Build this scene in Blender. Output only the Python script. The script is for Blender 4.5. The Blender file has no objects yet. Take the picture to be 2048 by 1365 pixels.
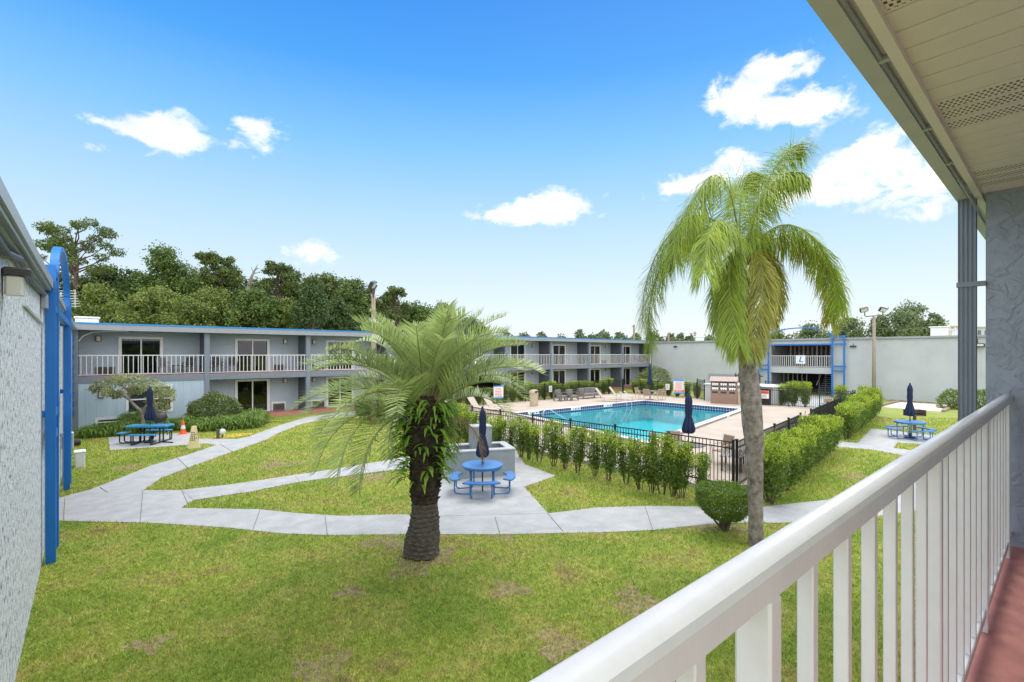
import bpy, math, random
import numpy as np
from mathutils import Vector, Matrix
random.seed(7); np.random.seed(7)
R = math.radians
PI = math.pi
scene = bpy.context.scene
COL = scene.collection

# ------------------------------------------------------------------ camera
FPX, HZ, AZ, EYE = 988.0, 708.0, R(48.5), 3.9        # focal length (px of a 2048 wide frame), horizon row, heading, eye height
cam_d = bpy.data.cameras.new('camera'); cam = bpy.data.objects.new('camera', cam_d); COL.objects.link(cam)
cam.location = (0, 0, EYE); cam.rotation_euler = (R(90), 0, AZ - R(90))
cam_d.sensor_width = 36; cam_d.lens = FPX / 2048 * 36
cam_d.shift_y = (HZ - 682.5) / 2048
cam_d.clip_start = 0.05; cam_d.clip_end = 4000
scene.camera = cam
CA, SA = math.cos(AZ), math.sin(AZ)

def ray(px, py):
    r = (px - 1024) / FPX
    return (CA + r * SA, SA - r * CA, (HZ - py) / FPX)
def g(px, py, z=0.0):
    """survey: where a sight line meets the level plane z"""
    d = ray(px, py); t = (z - EYE) / d[2]
    return Vector((d[0] * t, d[1] * t, z))
def at(px, py, t):
    d = ray(px, py)
    return Vector((d[0] * t, d[1] * t, EYE + d[2] * t))

# ------------------------------------------------------------------ sky, sun, exposure
SUN_EL, SUN_AZ = R(56), R(28)          # azimuth counted from +X towards +Y
w = bpy.data.worlds.new('World'); scene.world = w; w.use_nodes = True
nt = w.node_tree; N = nt.nodes; L = nt.links
N.clear()
def nd(t, **k):
    n = N.new(t)
    for a, b in k.items(): setattr(n, a, b)
    return n
def mth(op, a, b=None, c=None, clamp=False):
    n = nd('ShaderNodeMath', operation=op, use_clamp=clamp)
    for i, x in enumerate((a, b, c)):
        if x is None: continue
        if isinstance(x, (int, float)): n.inputs[i].default_value = x
        else: L.new(x, n.inputs[i])
    return n.outputs[0]
sky = nd('ShaderNodeTexSky', sky_type='NISHITA'); sky.sun_disc = False
sky.sun_elevation = SUN_EL; sky.sun_rotation = R(90) - SUN_AZ
sky.air_density = 1.0; sky.dust_density = 0.6; sky.ozone_density = 2.0
tc = nd('ShaderNodeTexCoord'); sep = nd('ShaderNodeSeparateXYZ')
L.new(tc.outputs['Generated'], sep.inputs[0])
el = mth('ARCSINE', sep.outputs[2])
azn = mth('ARCTAN2', sep.outputs[1], sep.outputs[0])
ramp = nd('ShaderNodeValToRGB'); L.new(mth('MULTIPLY', el, 1 / R(60)), ramp.inputs[0])
SKYRAMP = [(0.0, (.93, .97, 1.0)), (.10, (.80, .92, 1.0)), (.24, (.52, .78, 1.0)), (.37, (.24, .60, 1.0)), (.49, (.065, .39, .98)), (.62, (.018, .27, .88)), (1.0, (.06, .28, .80))]
cr = ramp.color_ramp
while len(cr.elements) < len(SKYRAMP): cr.elements.new(.5)
for e, (p, c) in zip(cr.elements, SKYRAMP): e.position = p; e.color = (*c, 1)
mixs = nd('ShaderNodeMix', data_type='RGBA', blend_type='MIX'); mixs.inputs[0].default_value = .12
sc_r = nd('ShaderNodeVectorMath', operation='SCALE'); L.new(ramp.outputs[0], sc_r.inputs[0]); sc_r.inputs['Scale'].default_value = 7.0
L.new(sc_r.outputs[0], mixs.inputs[6]); L.new(sky.outputs[0], mixs.inputs[7])
# clouds: soft blobs in directions of the sky, broken up by noise
CLOUDS = [(285, 262, 72, 26, 1.0), (345, 262, 50, 34, 1.1), (375, 295, 60, 16, .8), (445, 283, 55, 13, .7), (205, 243, 55, 9, .55), (185, 295, 28, 9, .6), (310, 312, 50, 10, .45),
          (515, 254, 48, 24, 1.2), (538, 302, 18, 12, .7), (508, 317, 10, 7, .5),
          (1075, 425, 88, 22, 1.25), (1100, 408, 60, 26, 1.1), (1010, 432, 48, 12, .9),
          (1500, 175, 66, 44, 1.2), (1560, 135, 60, 30, 1.0), (1640, 208, 74, 42, 1.25), (1545, 226, 74, 26, 1.2), (1440, 212, 50, 16, .8), (1600, 112, 34, 12, .6),
          (1745, 335, 110, 52, 1.1), (1850, 372, 100, 46, .95), (1640, 372, 84, 44, .85), (1740, 290, 52, 26, 1.1), (1460, 335, 54, 28, 1.1), (1345, 376, 70, 20, .9), (1400, 362, 40, 18, .8), (1560, 395, 80, 24, .9), (1868, 430, 34, 18, .9),
          (610, 512, 58, 20, .62), (636, 498, 26, 18, .6), (1262, 397, 26, 9, .6), (1212, 392, 12, 8, .6), (875, 440, 26, 5, .35), (1625, 80, 20, 10, .3)]
tot = None
for (px, py, rx, ry, s) in CLOUDS:
    d = Vector(ray(px, py)).normalized()
    a0, e0 = math.atan2(d.y, d.x), math.asin(d.z)
    d1 = Vector(ray(px + rx, py)).normalized(); d2 = Vector(ray(px, py - ry)).normalized()
    ra = abs(math.atan2(d1.y, d1.x) - a0); re = abs(math.asin(d2.z) - e0)
    u = mth('MULTIPLY', mth('SUBTRACT', azn, a0), 1 / ra); v = mth('MULTIPLY', mth('SUBTRACT', el, e0), 1 / re)
    q = mth('ADD', mth('MULTIPLY', u, u), mth('MULTIPLY', v, v))
    f = mth('MULTIPLY', mth('EXPONENT', mth('MULTIPLY', q, -.9)), s * .84)
    tot = f if tot is None else mth('ADD', tot, f)
nz = nd('ShaderNodeTexNoise'); nz.inputs['Scale'].default_value = 19; nz.inputs['Detail'].default_value = 9; nz.inputs['Roughness'].default_value = .62
nz.inputs['Distortion'].default_value = .35
mp = nd('ShaderNodeMapping'); mp.inputs['Scale'].default_value = (1, 1, 1.5); L.new(tc.outputs['Generated'], mp.inputs[0]); L.new(mp.outputs[0], nz.inputs['Vector'])
den = mth('ADD', tot, mth('MULTIPLY', mth('SUBTRACT', nz.outputs[0], .5), 3.0))
den = mth('MULTIPLY', den, mth('MULTIPLY', tot, 6, clamp=True))
nzf = nd('ShaderNodeTexNoise'); nzf.inputs['Scale'].default_value = 55; nzf.inputs['Detail'].default_value = 8; nzf.inputs['Roughness'].default_value = .65; L.new(mp.outputs[0], nzf.inputs['Vector'])
den = mth('ADD', den, mth('MULTIPLY', mth('SUBTRACT', nzf.outputs[0], .5), mth('MULTIPLY', tot, 1.5, clamp=True)))
mr = nd('ShaderNodeMapRange', interpolation_type='SMOOTHSTEP'); L.new(den, mr.inputs[0]); mr.inputs[1].default_value = .24; mr.inputs[2].default_value = 1.08
nz2 = nd('ShaderNodeTexNoise'); nz2.inputs['Scale'].default_value = 11; nz2.inputs['Detail'].default_value = 5; L.new(mp.outputs[0], nz2.inputs['Vector'])
ccol = nd('ShaderNodeMix', data_type='RGBA'); L.new(mth('MULTIPLY', mth('SUBTRACT', nz2.outputs[0], .46), 3.2, clamp=True), ccol.inputs[0])
ccol.inputs[6].default_value = (8.2, 8.25, 8.3, 1); ccol.inputs[7].default_value = (5.3, 5.8, 6.6, 1)
mixc = nd('ShaderNodeMix', data_type='RGBA'); L.new(mth('MULTIPLY', mr.outputs[0], .97), mixc.inputs[0]); L.new(mixs.outputs[2], mixc.inputs[6]); L.new(ccol.outputs[2], mixc.inputs[7])
# bright broken cloud cover, unseen, added overhead and behind the viewer as fill light
fwd = mth('ADD', mth('MULTIPLY', sep.outputs[0], CA), mth('MULTIPLY', sep.outputs[1], SA))
over = nd('ShaderNodeMapRange', interpolation_type='SMOOTHSTEP'); L.new(el, over.inputs[0]); over.inputs[1].default_value = R(40); over.inputs[2].default_value = R(58)
back = nd('ShaderNodeMapRange', interpolation_type='SMOOTHSTEP'); L.new(fwd, back.inputs[0]); back.inputs[1].default_value = .25; back.inputs[2].default_value = -.35
nz3 = nd('ShaderNodeTexNoise'); nz3.inputs['Scale'].default_value = 3.5; nz3.inputs['Detail'].default_value = 6; L.new(tc.outputs['Generated'], nz3.inputs['Vector'])
cov = mth('MULTIPLY', mth('MAXIMUM', over.outputs[0], back.outputs[0]), mth('MULTIPLY_ADD', nz3.outputs[0], 1.2, .35), clamp=True)
mixo = nd('ShaderNodeMix', data_type='RGBA'); L.new(cov, mixo.inputs[0]); L.new(mixc.outputs[2], mixo.inputs[6]); mixo.inputs[7].default_value = (15.6, 15.9, 16.2, 1)
bg = nd('ShaderNodeBackground'); bg.inputs[1].default_value = .10; L.new(mixo.outputs[2], bg.inputs[0])
wo = nd('ShaderNodeOutputWorld'); L.new(bg.outputs[0], wo.inputs[0])

sun_d = bpy.data.lights.new('sun', 'SUN'); sun = bpy.data.objects.new('sun', sun_d); COL.objects.link(sun)
sun_d.energy = 1.35; sun_d.angle = R(28); sun_d.color = (1, .95, .87)
sv = Vector((math.cos(SUN_EL) * math.cos(SUN_AZ), math.cos(SUN_EL) * math.sin(SUN_AZ), math.sin(SUN_EL)))
sun.rotation_euler = sv.to_track_quat('Z', 'Y').to_euler(); sun.location = (20, 20, 60)
scene.view_settings.view_transform = 'Standard'; scene.view_settings.look = 'None'
scene.view_settings.exposure = 0.58; scene.view_settings.gamma = 1
scene.cycles.max_bounces = 8; scene.cycles.transparent_max_bounces = 12

# ------------------------------------------------------------------ materials
M = {}
def mat(name, col, rough=.6, var=0, vscale=3, bump=0, bscale=40, metal=0, spec=.5, col2=None, stretch=None, transl=0, island=0, detail=6, band=None):
    m = bpy.data.materials.new(name); m.use_nodes = True; M[name] = m
    n = m.node_tree.nodes; l = m.node_tree.links
    p = n['Principled BSDF']; p.inputs['Base Color'].default_value = (*col, 1); p.inputs['Roughness'].default_value = rough
    p.inputs['Metallic'].default_value = metal; p.inputs['Specular IOR Level'].default_value = spec
    tcn = n.new('ShaderNodeTexCoord'); vec = tcn.outputs['Object']
    if stretch:
        mpn = n.new('ShaderNodeMapping'); mpn.inputs['Scale'].default_value = stretch; l.new(vec, mpn.inputs[0]); vec = mpn.outputs[0]
    c_out = None
    if var or col2:
        t = n.new('ShaderNodeTexNoise'); t.inputs['Scale'].default_value = vscale; t.inputs['Detail'].default_value = detail; t.inputs['Roughness'].default_value = .65; l.new(vec, t.inputs['Vector'])
        rp = n.new('ShaderNodeValToRGB'); rp.color_ramp.elements[0].position = .34; rp.color_ramp.elements[1].position = .68
        a = col2 if col2 else tuple(c * (1 - var) for c in col); b = col if col2 else tuple(min(1, c * (1 + var)) for c in col)
        rp.color_ramp.elements[0].color = (*a, 1); rp.color_ramp.elements[1].color = (*b, 1)
        l.new(t.outputs[0], rp.inputs[0]); c_out = rp.outputs[0]
    if island:
        gm = n.new('ShaderNodeNewGeometry'); mx = n.new('ShaderNodeHueSaturation')
        mr2 = n.new('ShaderNodeMapRange'); mr2.inputs[3].default_value = 1 - island; mr2.inputs[4].default_value = 1 + island
        l.new(gm.outputs['Random Per Island'], mr2.inputs[0]); l.new(mr2.outputs[0], mx.inputs['Value'])
        mr3 = n.new('ShaderNodeMapRange'); mr3.inputs[3].default_value = .515; mr3.inputs[4].default_value = .485
        l.new(gm.outputs['Random Per Island'], mr3.inputs[0]); l.new(mr3.outputs[0], mx.inputs['Hue'])
        if c_out: l.new(c_out, mx.inputs['Color'])
        else: mx.inputs['Color'].default_value = (*col, 1)
        c_out = mx.outputs[0]
    if c_out: l.new(c_out, p.inputs['Base Color'])
    hs = None
    if bump:
        t2 = n.new('ShaderNodeTexNoise'); t2.inputs['Scale'].default_value = bscale; t2.inputs['Detail'].default_value = 5; l.new(vec, t2.inputs['Vector']); hs = t2.outputs[0]
    if band:      # lap or board lines: (axis, period, strength)
        sx = n.new('ShaderNodeSeparateXYZ'); l.new(tcn.outputs['Object'], sx.inputs[0])
        mm = n.new('ShaderNodeMath'); mm.operation = 'MULTIPLY'; mm.inputs[1].default_value = 1 / band[1]; l.new(sx.outputs[band[0]], mm.inputs[0])
        fr = n.new('ShaderNodeMath'); fr.operation = 'FRACT'; l.new(mm.outputs[0], fr.inputs[0])
        if len(band) > 3:     # narrow grooves instead of laps
            gr = n.new('ShaderNodeMath'); gr.operation = 'GREATER_THAN'; gr.inputs[1].default_value = 1 - band[3]; l.new(fr.outputs[0], gr.inputs[0])
            iv = n.new('ShaderNodeMath'); iv.operation = 'SUBTRACT'; iv.inputs[0].default_value = 1; l.new(gr.outputs[0], iv.inputs[1]); fo = iv.outputs[0]
        else:
            pw = n.new('ShaderNodeMath'); pw.operation = 'SUBTRACT'; pw.inputs[0].default_value = 1; l.new(fr.outputs[0], pw.inputs[1]); fo = pw.outputs[0]
        if hs:
            ad = n.new('ShaderNodeMath'); ad.operation = 'MULTIPLY_ADD'; l.new(hs, ad.inputs[0]); ad.inputs[1].default_value = bump; l.new(fo, ad.inputs[2]); hs = ad.outputs[0]
        else: hs = fo
    if hs:
        b = n.new('ShaderNodeBump'); b.inputs['Strength'].default_value = band[2] if band else bump; b.inputs['Distance'].default_value = .03; l.new(hs, b.inputs['Height'])
        l.new(b.outputs[0], p.inputs['Normal'])
    if transl:
        tr = n.new('ShaderNodeBsdfTranslucent'); ms = n.new('ShaderNodeMixShader'); ms.inputs[0].default_value = transl
        if c_out: l.new(c_out, tr.inputs[0])
        else: tr.inputs[0].default_value = (*col, 1)
        l.new(p.outputs[0], ms.inputs[1]); l.new(tr.outputs[0], ms.inputs[2]); l.new(ms.outputs[0], n['Material Output'].inputs[0])
    return m

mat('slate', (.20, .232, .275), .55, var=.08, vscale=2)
mat('slate_dark_shade', (.10, .118, .145), .6, var=.08, vscale=2)  # divider slate with shade put into the colour; conduit uses it as plain dark
mat('siding', (.43, .50, .57), .55, var=.05, vscale=1.5, band=(2, .115, .9))
mat('board', (.48, .58, .66), .6, var=.09, vscale=1.2, band=(0, .42, .8, .05), stretch=(1, 1, .25))
mat('stucco_grey', (.45, .475, .485), .8, var=.06, vscale=.6, bump=.35, bscale=9)
mat('stucco_own', (.31, .355, .43), .55, var=.06, vscale=2, bump=.0)
mat('soffit', (.88, .815, .79), .5, var=.03, vscale=3)
mat('gutter_grey', (.55, .56, .57), .45, var=.06, vscale=3)
mat('metal_grey', (.30, .32, .34), .4, var=.05, vscale=4)
mat('galv', (.42, .45, .47), .35, var=.1, vscale=5, metal=.3)
mat('rail_white', (.70, .70, .71), .22, var=.035, vscale=14, bump=.02, bscale=60)
mat('white', (.78, .78, .76), .45, var=.05, vscale=4)
mat('frame_blue', (.004, .15, .49), .4, var=.08, vscale=2)
mat('drip_blue', (.02, .22, .55), .4, var=.1, vscale=1)
mat('red_floor', (.50, .20, .165), .6, var=.2, vscale=5, bump=.05, bscale=60)
mat('concrete', (.39, .39, .388), .8, var=.14, vscale=2.2, bump=.2, bscale=45, detail=10)
mat('curb', (.48, .43, .36), .8, var=.2, vscale=3, bump=.1)
mat('deck', (.46, .375, .30), .8, var=.12, vscale=.7, bump=.1, bscale=30)
mat('coping', (.66, .60, .53), .7, var=.08, vscale=3)
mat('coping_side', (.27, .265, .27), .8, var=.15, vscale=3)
mat('black_iron', (.016, .015, .016), .45)
mat('black_pipe', (.012, .012, .014), .35)
mat('navy', (.007, .018, .066), .75, var=.25, vscale=6)
mat('table_blue', (.065, .20, .48), .32, var=.12, vscale=6)
mat('table_teal', (.03, .25, .48), .35, var=.15, vscale=6)
mat('tan_sling', (.50, .42, .34), .7, var=.08, vscale=8)
mat('brown_sling', (.30, .20, .14), .7, var=.1, vscale=8)
mat('tan_frame', (.52, .44, .33), .45)
mat('greige', (.17, .155, .14), .55, var=.1, vscale=5)
mat('cushion', (.19, .18, .175), .85, var=.1, vscale=5)
mat('cabinet', (.27, .17, .125), .55, var=.1, vscale=4, band=(2, .16, .3, .05))
mat('cabinet_roof', (.40, .28, .25), .6, var=.1, vscale=5)
mat('can_tan', (.46, .38, .27), .7, var=.15, vscale=20)
mat('steel', (.6, .6, .6), .18, metal=1)
mat('cmu', (.26, .30, .325), .75, var=.1, vscale=3, bump=.3, bscale=25, band=(2, .2, .5, .05))
mat('cmu_cap', (.40, .42, .43), .8, var=.1, vscale=6, bump=.2)
mat('wood_pole', (.33, .26, .20), .85, var=.25, vscale=4, stretch=(6, 6, .6), bump=.2, bscale=20)
mat('timber', (.30, .24, .18), .85, var=.25, vscale=4, bump=.2)
mat('fixture', (.035, .03, .028), .5)
mat('fixture_lens', (.55, .55, .5), .2)
mat('sand', (.66, .60, .54), .95, var=.08, vscale=5, bump=.15, bscale=20)
mat('orange', (.85, .13, .02), .5)
mat('sign_yellow', (.72, .60, .32), .5, var=.08)
mat('yellow_paint', (.62, .40, .05), .8, var=.2, vscale=6)
mat('sign_red', (.70, .07, .05), .5)
mat('sign_blue', (.08, .30, .68), .5)
mat('letter_blue', (.02, .22, .62), .5)
mat('ink', (.04, .04, .045), .6)
mat('lamp_lens', (.62, .58, .48), .3)
mat('curtain', (.16, .17, .155), .85, var=.2, vscale=3)
mat('curtain_light', (.42, .41, .38), .85, var=.12, vscale=3)
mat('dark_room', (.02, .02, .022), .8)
mat('brown_metal', (.10, .07, .05), .6, var=.4, vscale=8)
mat('bark', (.13, .095, .07), .9, var=.45, vscale=3, bump=.5, bscale=12)
mat('bark_grey', (.26, .22, .19), .9, var=.35, vscale=3, bump=.4, bscale=14)
mat('pindo_bark', (.085, .060, .042), .95, var=.6, vscale=7, bump=.6, bscale=18, col2=(.022, .015, .011))
mat('pindo_root', (.17, .145, .12), .95, var=.5, vscale=5, bump=.7, bscale=14, stretch=(2, 2, 12), col2=(.045, .036, .03))
mat('queen_bark', (.36, .325, .29), .9, vscale=3.2, bump=.5, bscale=14, detail=9, col2=(.12, .09, .075), stretch=(2.5, 2.5, 2))
mat('frond_pindo', (.42, .51, .19), .36, var=.22, vscale=2, transl=.35, island=.22)
mat('frond_queen', (.32, .42, .05), .45, var=.25, vscale=1.6, transl=.42, island=.25)
mat('frond_yellow', (.38, .38, .06), .5, var=.3, vscale=2, transl=.4, island=.3)
mat('frond_yellow_', (0.432, 0.378, 0.061), .5, var=.25, vscale=2, transl=.4, island=.25)
mat('frond_dead', (.26, .17, .085), .8, var=.3, vscale=3, transl=.2, island=.25)
mat('rachis', (.22, .25, .08), .5)
mat('rachis_dry', (.20, .12, .06), .7)
mat('fern', (.22, .38, .04), .5, var=.25, vscale=3, transl=.35, island=.25)
mat('bare_soil', (.26, .20, .10), .95, var=.45, vscale=9, bump=.5, bscale=30, detail=9)
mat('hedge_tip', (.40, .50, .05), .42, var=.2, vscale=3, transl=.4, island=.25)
mat('joint', (.20, .19, .18), .9)
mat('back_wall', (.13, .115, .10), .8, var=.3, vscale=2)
mat('facade_white', (.40, .43, .47), .6)
mat('hedge', (.13, .215, .02), .42, var=.3, vscale=2.2, transl=.35, island=.3)
mat('topiary_leaf', (.15, .24, .03), .45, var=.25, vscale=3, transl=.3, island=.3)
mat('round_leaf', (0.136, 0.192, 0.048), .5, var=.3, vscale=4, transl=.2, island=.35)
mat('juniper', (0.160, 0.272, 0.032), .55, var=.35, vscale=2, transl=.3, island=.3)
mat('pale_leaf', (0.315, 0.345, 0.150), .5, var=.35, vscale=2, transl=.3, island=.35)
mat('leaf_dark', (.065, .115, .024), .55, var=.3, vscale=.6, transl=.25, island=.35)
mat('leaf_mid', (.105, .17, .030), .55, var=.3, vscale=.6, transl=.28, island=.35)
mat('leaf_light', (.165, .22, .042), .55, var=.3, vscale=.6, transl=.3, island=.35)
mat('leaf_pine', (.115, .165, .032), .55, var=.25, vscale=.8, transl=.25, island=.35)
mat('leaf_grey', (.17, .225, .10), .6, var=.25, vscale=.8, transl=.25, island=.3)
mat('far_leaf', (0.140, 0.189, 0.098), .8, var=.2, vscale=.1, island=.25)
mat('pvc', (.62, .63, .63), .4)
mat('roofing', (.33, .34, .36), .8, var=.1, vscale=1)
mat('beige_wall', (.52, .47, .38), .8, var=.05)
mat('basin', (.38, .74, .78), .6, var=.06, vscale=1)

def nodes_of(m): return m.node_tree.nodes, m.node_tree.links
# speckled stucco of the left building
m = mat('stucco_speckle', (.74, .755, .775), .8, bump=.55, bscale=28)
n, l = nodes_of(m)
v1 = n.new('ShaderNodeTexNoise'); v1.inputs['Scale'].default_value = 17; v1.inputs['Detail'].default_value = 5; v1.inputs['Roughness'].default_value = .7; tcn = n.new('ShaderNodeTexCoord')
mpn = n.new('ShaderNodeMapping'); mpn.inputs['Scale'].default_value = (1, 1, .55); l.new(tcn.outputs['Object'], mpn.inputs[0]); l.new(mpn.outputs[0], v1.inputs['Vector'])
rp = n.new('ShaderNodeValToRGB'); e = rp.color_ramp.elements
e[0].position = .41; e[0].color = (.10, .105, .11, 1); e[1].position = .66; e[1].color = (.80, .81, .82, 1)
for p_, c_ in ((.455, (.56, .57, .585)), (.58, (.65, .655, .67))):
    q = e.new(p_); q.color = (*c_, 1)
l.new(v1.outputs[0], rp.inputs[0]); l.new(rp.outputs[0], n['Principled BSDF'].inputs['Base Color'])
# trowelled stucco of the near end wall: ridges
m = M['stucco_own']; n, l = nodes_of(m)
tcn = n.new('ShaderNodeTexCoord'); a = n.new('ShaderNodeTexNoise'); a.inputs['Scale'].default_value = 11; a.inputs['Detail'].default_value = 7; a.inputs['Distortion'].default_value = .9; a.inputs['Roughness'].default_value = .55
l.new(tcn.outputs['Object'], a.inputs['Vector'])
rp = n.new('ShaderNodeValToRGB'); e = rp.color_ramp.elements; e[0].position = .46; e[0].color = (0, 0, 0, 1); e[1].position = .60; e[1].color = (1, 1, 1, 1); l.new(a.outputs[0], rp.inputs[0])
fn = n.new('ShaderNodeTexNoise'); fn.inputs['Scale'].default_value = 90; l.new(tcn.outputs['Object'], fn.inputs['Vector'])
ad = n.new('ShaderNodeMath'); ad.operation = 'MULTIPLY_ADD'; l.new(fn.outputs[0], ad.inputs[0]); ad.inputs[1].default_value = .12; l.new(rp.outputs[0], ad.inputs[2])
b = n.new('ShaderNodeBump'); b.inputs['Strength'].default_value = .6; b.inputs['Distance'].default_value = .012; l.new(ad.outputs[0], b.inputs['Height']); l.new(b.outputs[0], n['Principled BSDF'].inputs['Normal'])
# perforated soffit strip
m = mat('soffit_vent', (.88, .815, .79), .5); n, l = nodes_of(m)
tcn = n.new('ShaderNodeTexCoord'); br = n.new('ShaderNodeTexBrick'); mpn = n.new('ShaderNodeMapping'); mpn.inputs['Rotation'].default_value = (0, 0, R(90)); mpn.inputs['Scale'].default_value = (20, 20, 20)
l.new(tcn.outputs['Object'], mpn.inputs[0]); l.new(mpn.outputs[0], br.inputs['Vector'])
br.inputs['Color1'].default_value = br.inputs['Color2'].default_value = (.07, .06, .05, 1); br.inputs['Mortar'].default_value = (.88, .815, .79, 1)
br.inputs['Scale'].default_value = 1; br.inputs['Mortar Size'].default_value = .11; br.inputs['Brick Width'].default_value = .42; br.inputs['Row Height'].default_value = .55; br.offset = .5
l.new(br.outputs[0], n['Principled BSDF'].inputs['Base Color'])
# glass panes: reflect by Fresnel, otherwise see through a grey tint
def glassy(name, tint, rough, ior, bumpv=0, bscale=3):
    m = bpy.data.materials.new(name); m.use_nodes = True; M[name] = m; n, l = nodes_of(m); n.remove(n['Principled BSDF'])
    gl = n.new('ShaderNodeBsdfGlossy'); gl.inputs['Roughness'].default_value = rough; tr = n.new('ShaderNodeBsdfTransparent'); tr.inputs[0].default_value = (*tint, 1)
    fr = n.new('ShaderNodeFresnel'); fr.inputs[0].default_value = ior; ms = n.new('ShaderNodeMixShader')
    l.new(fr.outputs[0], ms.inputs[0]); l.new(tr.outputs[0], ms.inputs[1]); l.new(gl.outputs[0], ms.inputs[2]); l.new(ms.outputs[0], n['Material Output'].inputs[0])
    if bumpv:
        t = n.new('ShaderNodeTexNoise'); t.inputs['Scale'].default_value = bscale; t.inputs['Detail'].default_value = 3; tcn = n.new('ShaderNodeTexCoord'); l.new(tcn.outputs['Object'], t.inputs['Vector'])
        b = n.new('ShaderNodeBump'); b.inputs['Strength'].default_value = bumpv; b.inputs['Distance'].default_value = .03; l.new(t.outputs[0], b.inputs['Height'])
        l.new(b.outputs[0], gl.inputs['Normal']); l.new(b.outputs[0], fr.inputs['Normal'])
glassy('glass', (.30, .33, .33), .02, 1.6)
glassy('water_m', (.36, .88, .93), .02, 1.33, .25, 2.2)
# pool edge tiles
m = mat('pool_tile', (.03, .055, .22), .2); n, l = nodes_of(m)
tcn = n.new('ShaderNodeTexCoord'); br = n.new('ShaderNodeTexBrick'); l.new(tcn.outputs['UV'], br.inputs['Vector'])
br.offset = 0; br.inputs['Scale'].default_value = 1; br.inputs['Brick Width'].default_value = .20; br.inputs['Row Height'].default_value = .20; br.inputs['Mortar Size'].default_value = .012
br.inputs['Color1'].default_value = (.05, .065, .17, 1); br.inputs['Color2'].default_value = (.035, .045, .12, 1); br.inputs['Mortar'].default_value = (.42, .44, .50, 1)
l.new(br.outputs[0], n['Principled BSDF'].inputs['Base Color'])
# deck: small pavers
n, l = nodes_of(M['deck'])
# lawn: yellow-green with straw and brown patches (same pattern on blades and soil)
def lawn_mat(name, island, transl, dark):
    m = bpy.data.materials.new(name); m.use_nodes = True; M[name] = m; n, l = nodes_of(m); p = n['Principled BSDF']; p.inputs['Roughness'].default_value = .7; p.inputs['Specular IOR Level'].default_value = .25
    gm = n.new('ShaderNodeNewGeometry')
    def noise(s, d=5, r=.6):
        t = n.new('ShaderNodeTexNoise'); t.inputs['Scale'].default_value = s; t.inputs['Detail'].default_value = d; t.inputs['Roughness'].default_value = r; l.new(gm.outputs['Position'], t.inputs['Vector']); return t.outputs[0]
    def ramp2(x, a, b, c1, c2):
        r_ = n.new('ShaderNodeValToRGB'); r_.color_ramp.elements[0].position = a; r_.color_ramp.elements[1].position = b
        r_.color_ramp.elements[0].color = (*c1, 1); r_.color_ramp.elements[1].color = (*c2, 1); l.new(x, r_.inputs[0]); return r_.outputs[0]
    def mx(fac, a, b, t='MIX'):
        x = n.new('ShaderNodeMix'); x.data_type = 'RGBA'; x.blend_type = t
        if isinstance(fac, float): x.inputs[0].default_value = fac
        else: l.new(fac, x.inputs[0])
        for i, c in ((6, a), (7, b)):
            if isinstance(c, tuple): x.inputs[i].default_value = (*c, 1)
            else: l.new(c, x.inputs[i])
        return x.outputs[2]
    k = dark
    base = ramp2(noise(.55), .35, .65, (.120 * k, .168 * k, .026 * k), (.225 * k, .235 * k, .048 * k))
    base = mx(ramp2(noise(1.1, 7, .72), .48, .66, (0, 0, 0), (.8, .8, .8)), base, (.262 * k, .212 * k, .082 * k))
    base = mx(ramp2(noise(.55, 8, .76), .56, .65, (0, 0, 0), (.9, .9, .9)), base, (.17 * k, .115 * k, .062 * k))
    base = mx(ramp2(noise(7, 8, .8), .38, .62, (.0, .0, .0), (.75, .75, .75)), base, (.085 * k, .11 * k, .015 * k))
    if island:
        hsv = n.new('ShaderNodeHueSaturation'); mr2 = n.new('ShaderNodeMapRange'); mr2.inputs[3].default_value = 1 - island; mr2.inputs[4].default_value = 1 + island
        l.new(gm.outputs['Random Per Island'], mr2.inputs[0]); l.new(mr2.outputs[0], hsv.inputs['Value']); l.new(base, hsv.inputs['Color']); base = hsv.outputs[0]
    l.new(base, p.inputs['Base Color'])
    if transl:
        tr = n.new('ShaderNodeBsdfTranslucent'); ms = n.new('ShaderNodeMixShader'); ms.inputs[0].default_value = transl; l.new(base, tr.inputs[0])
        l.new(p.outputs[0], ms.inputs[1]); l.new(tr.outputs[0], ms.inputs[2]); l.new(ms.outputs[0], n['Material Output'].inputs[0])
    else:
        b = n.new('ShaderNodeBump'); b.inputs['Strength'].default_value = .8; b.inputs['Distance'].default_value = .05; l.new(noise(22, 5, .75), b.inputs['Height']); l.new(b.outputs[0], p.inputs['Normal'])
lawn_mat('lawn', 0, 0, 1.9)
lawn_mat('blade', .5, .4, 2.75)

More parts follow.
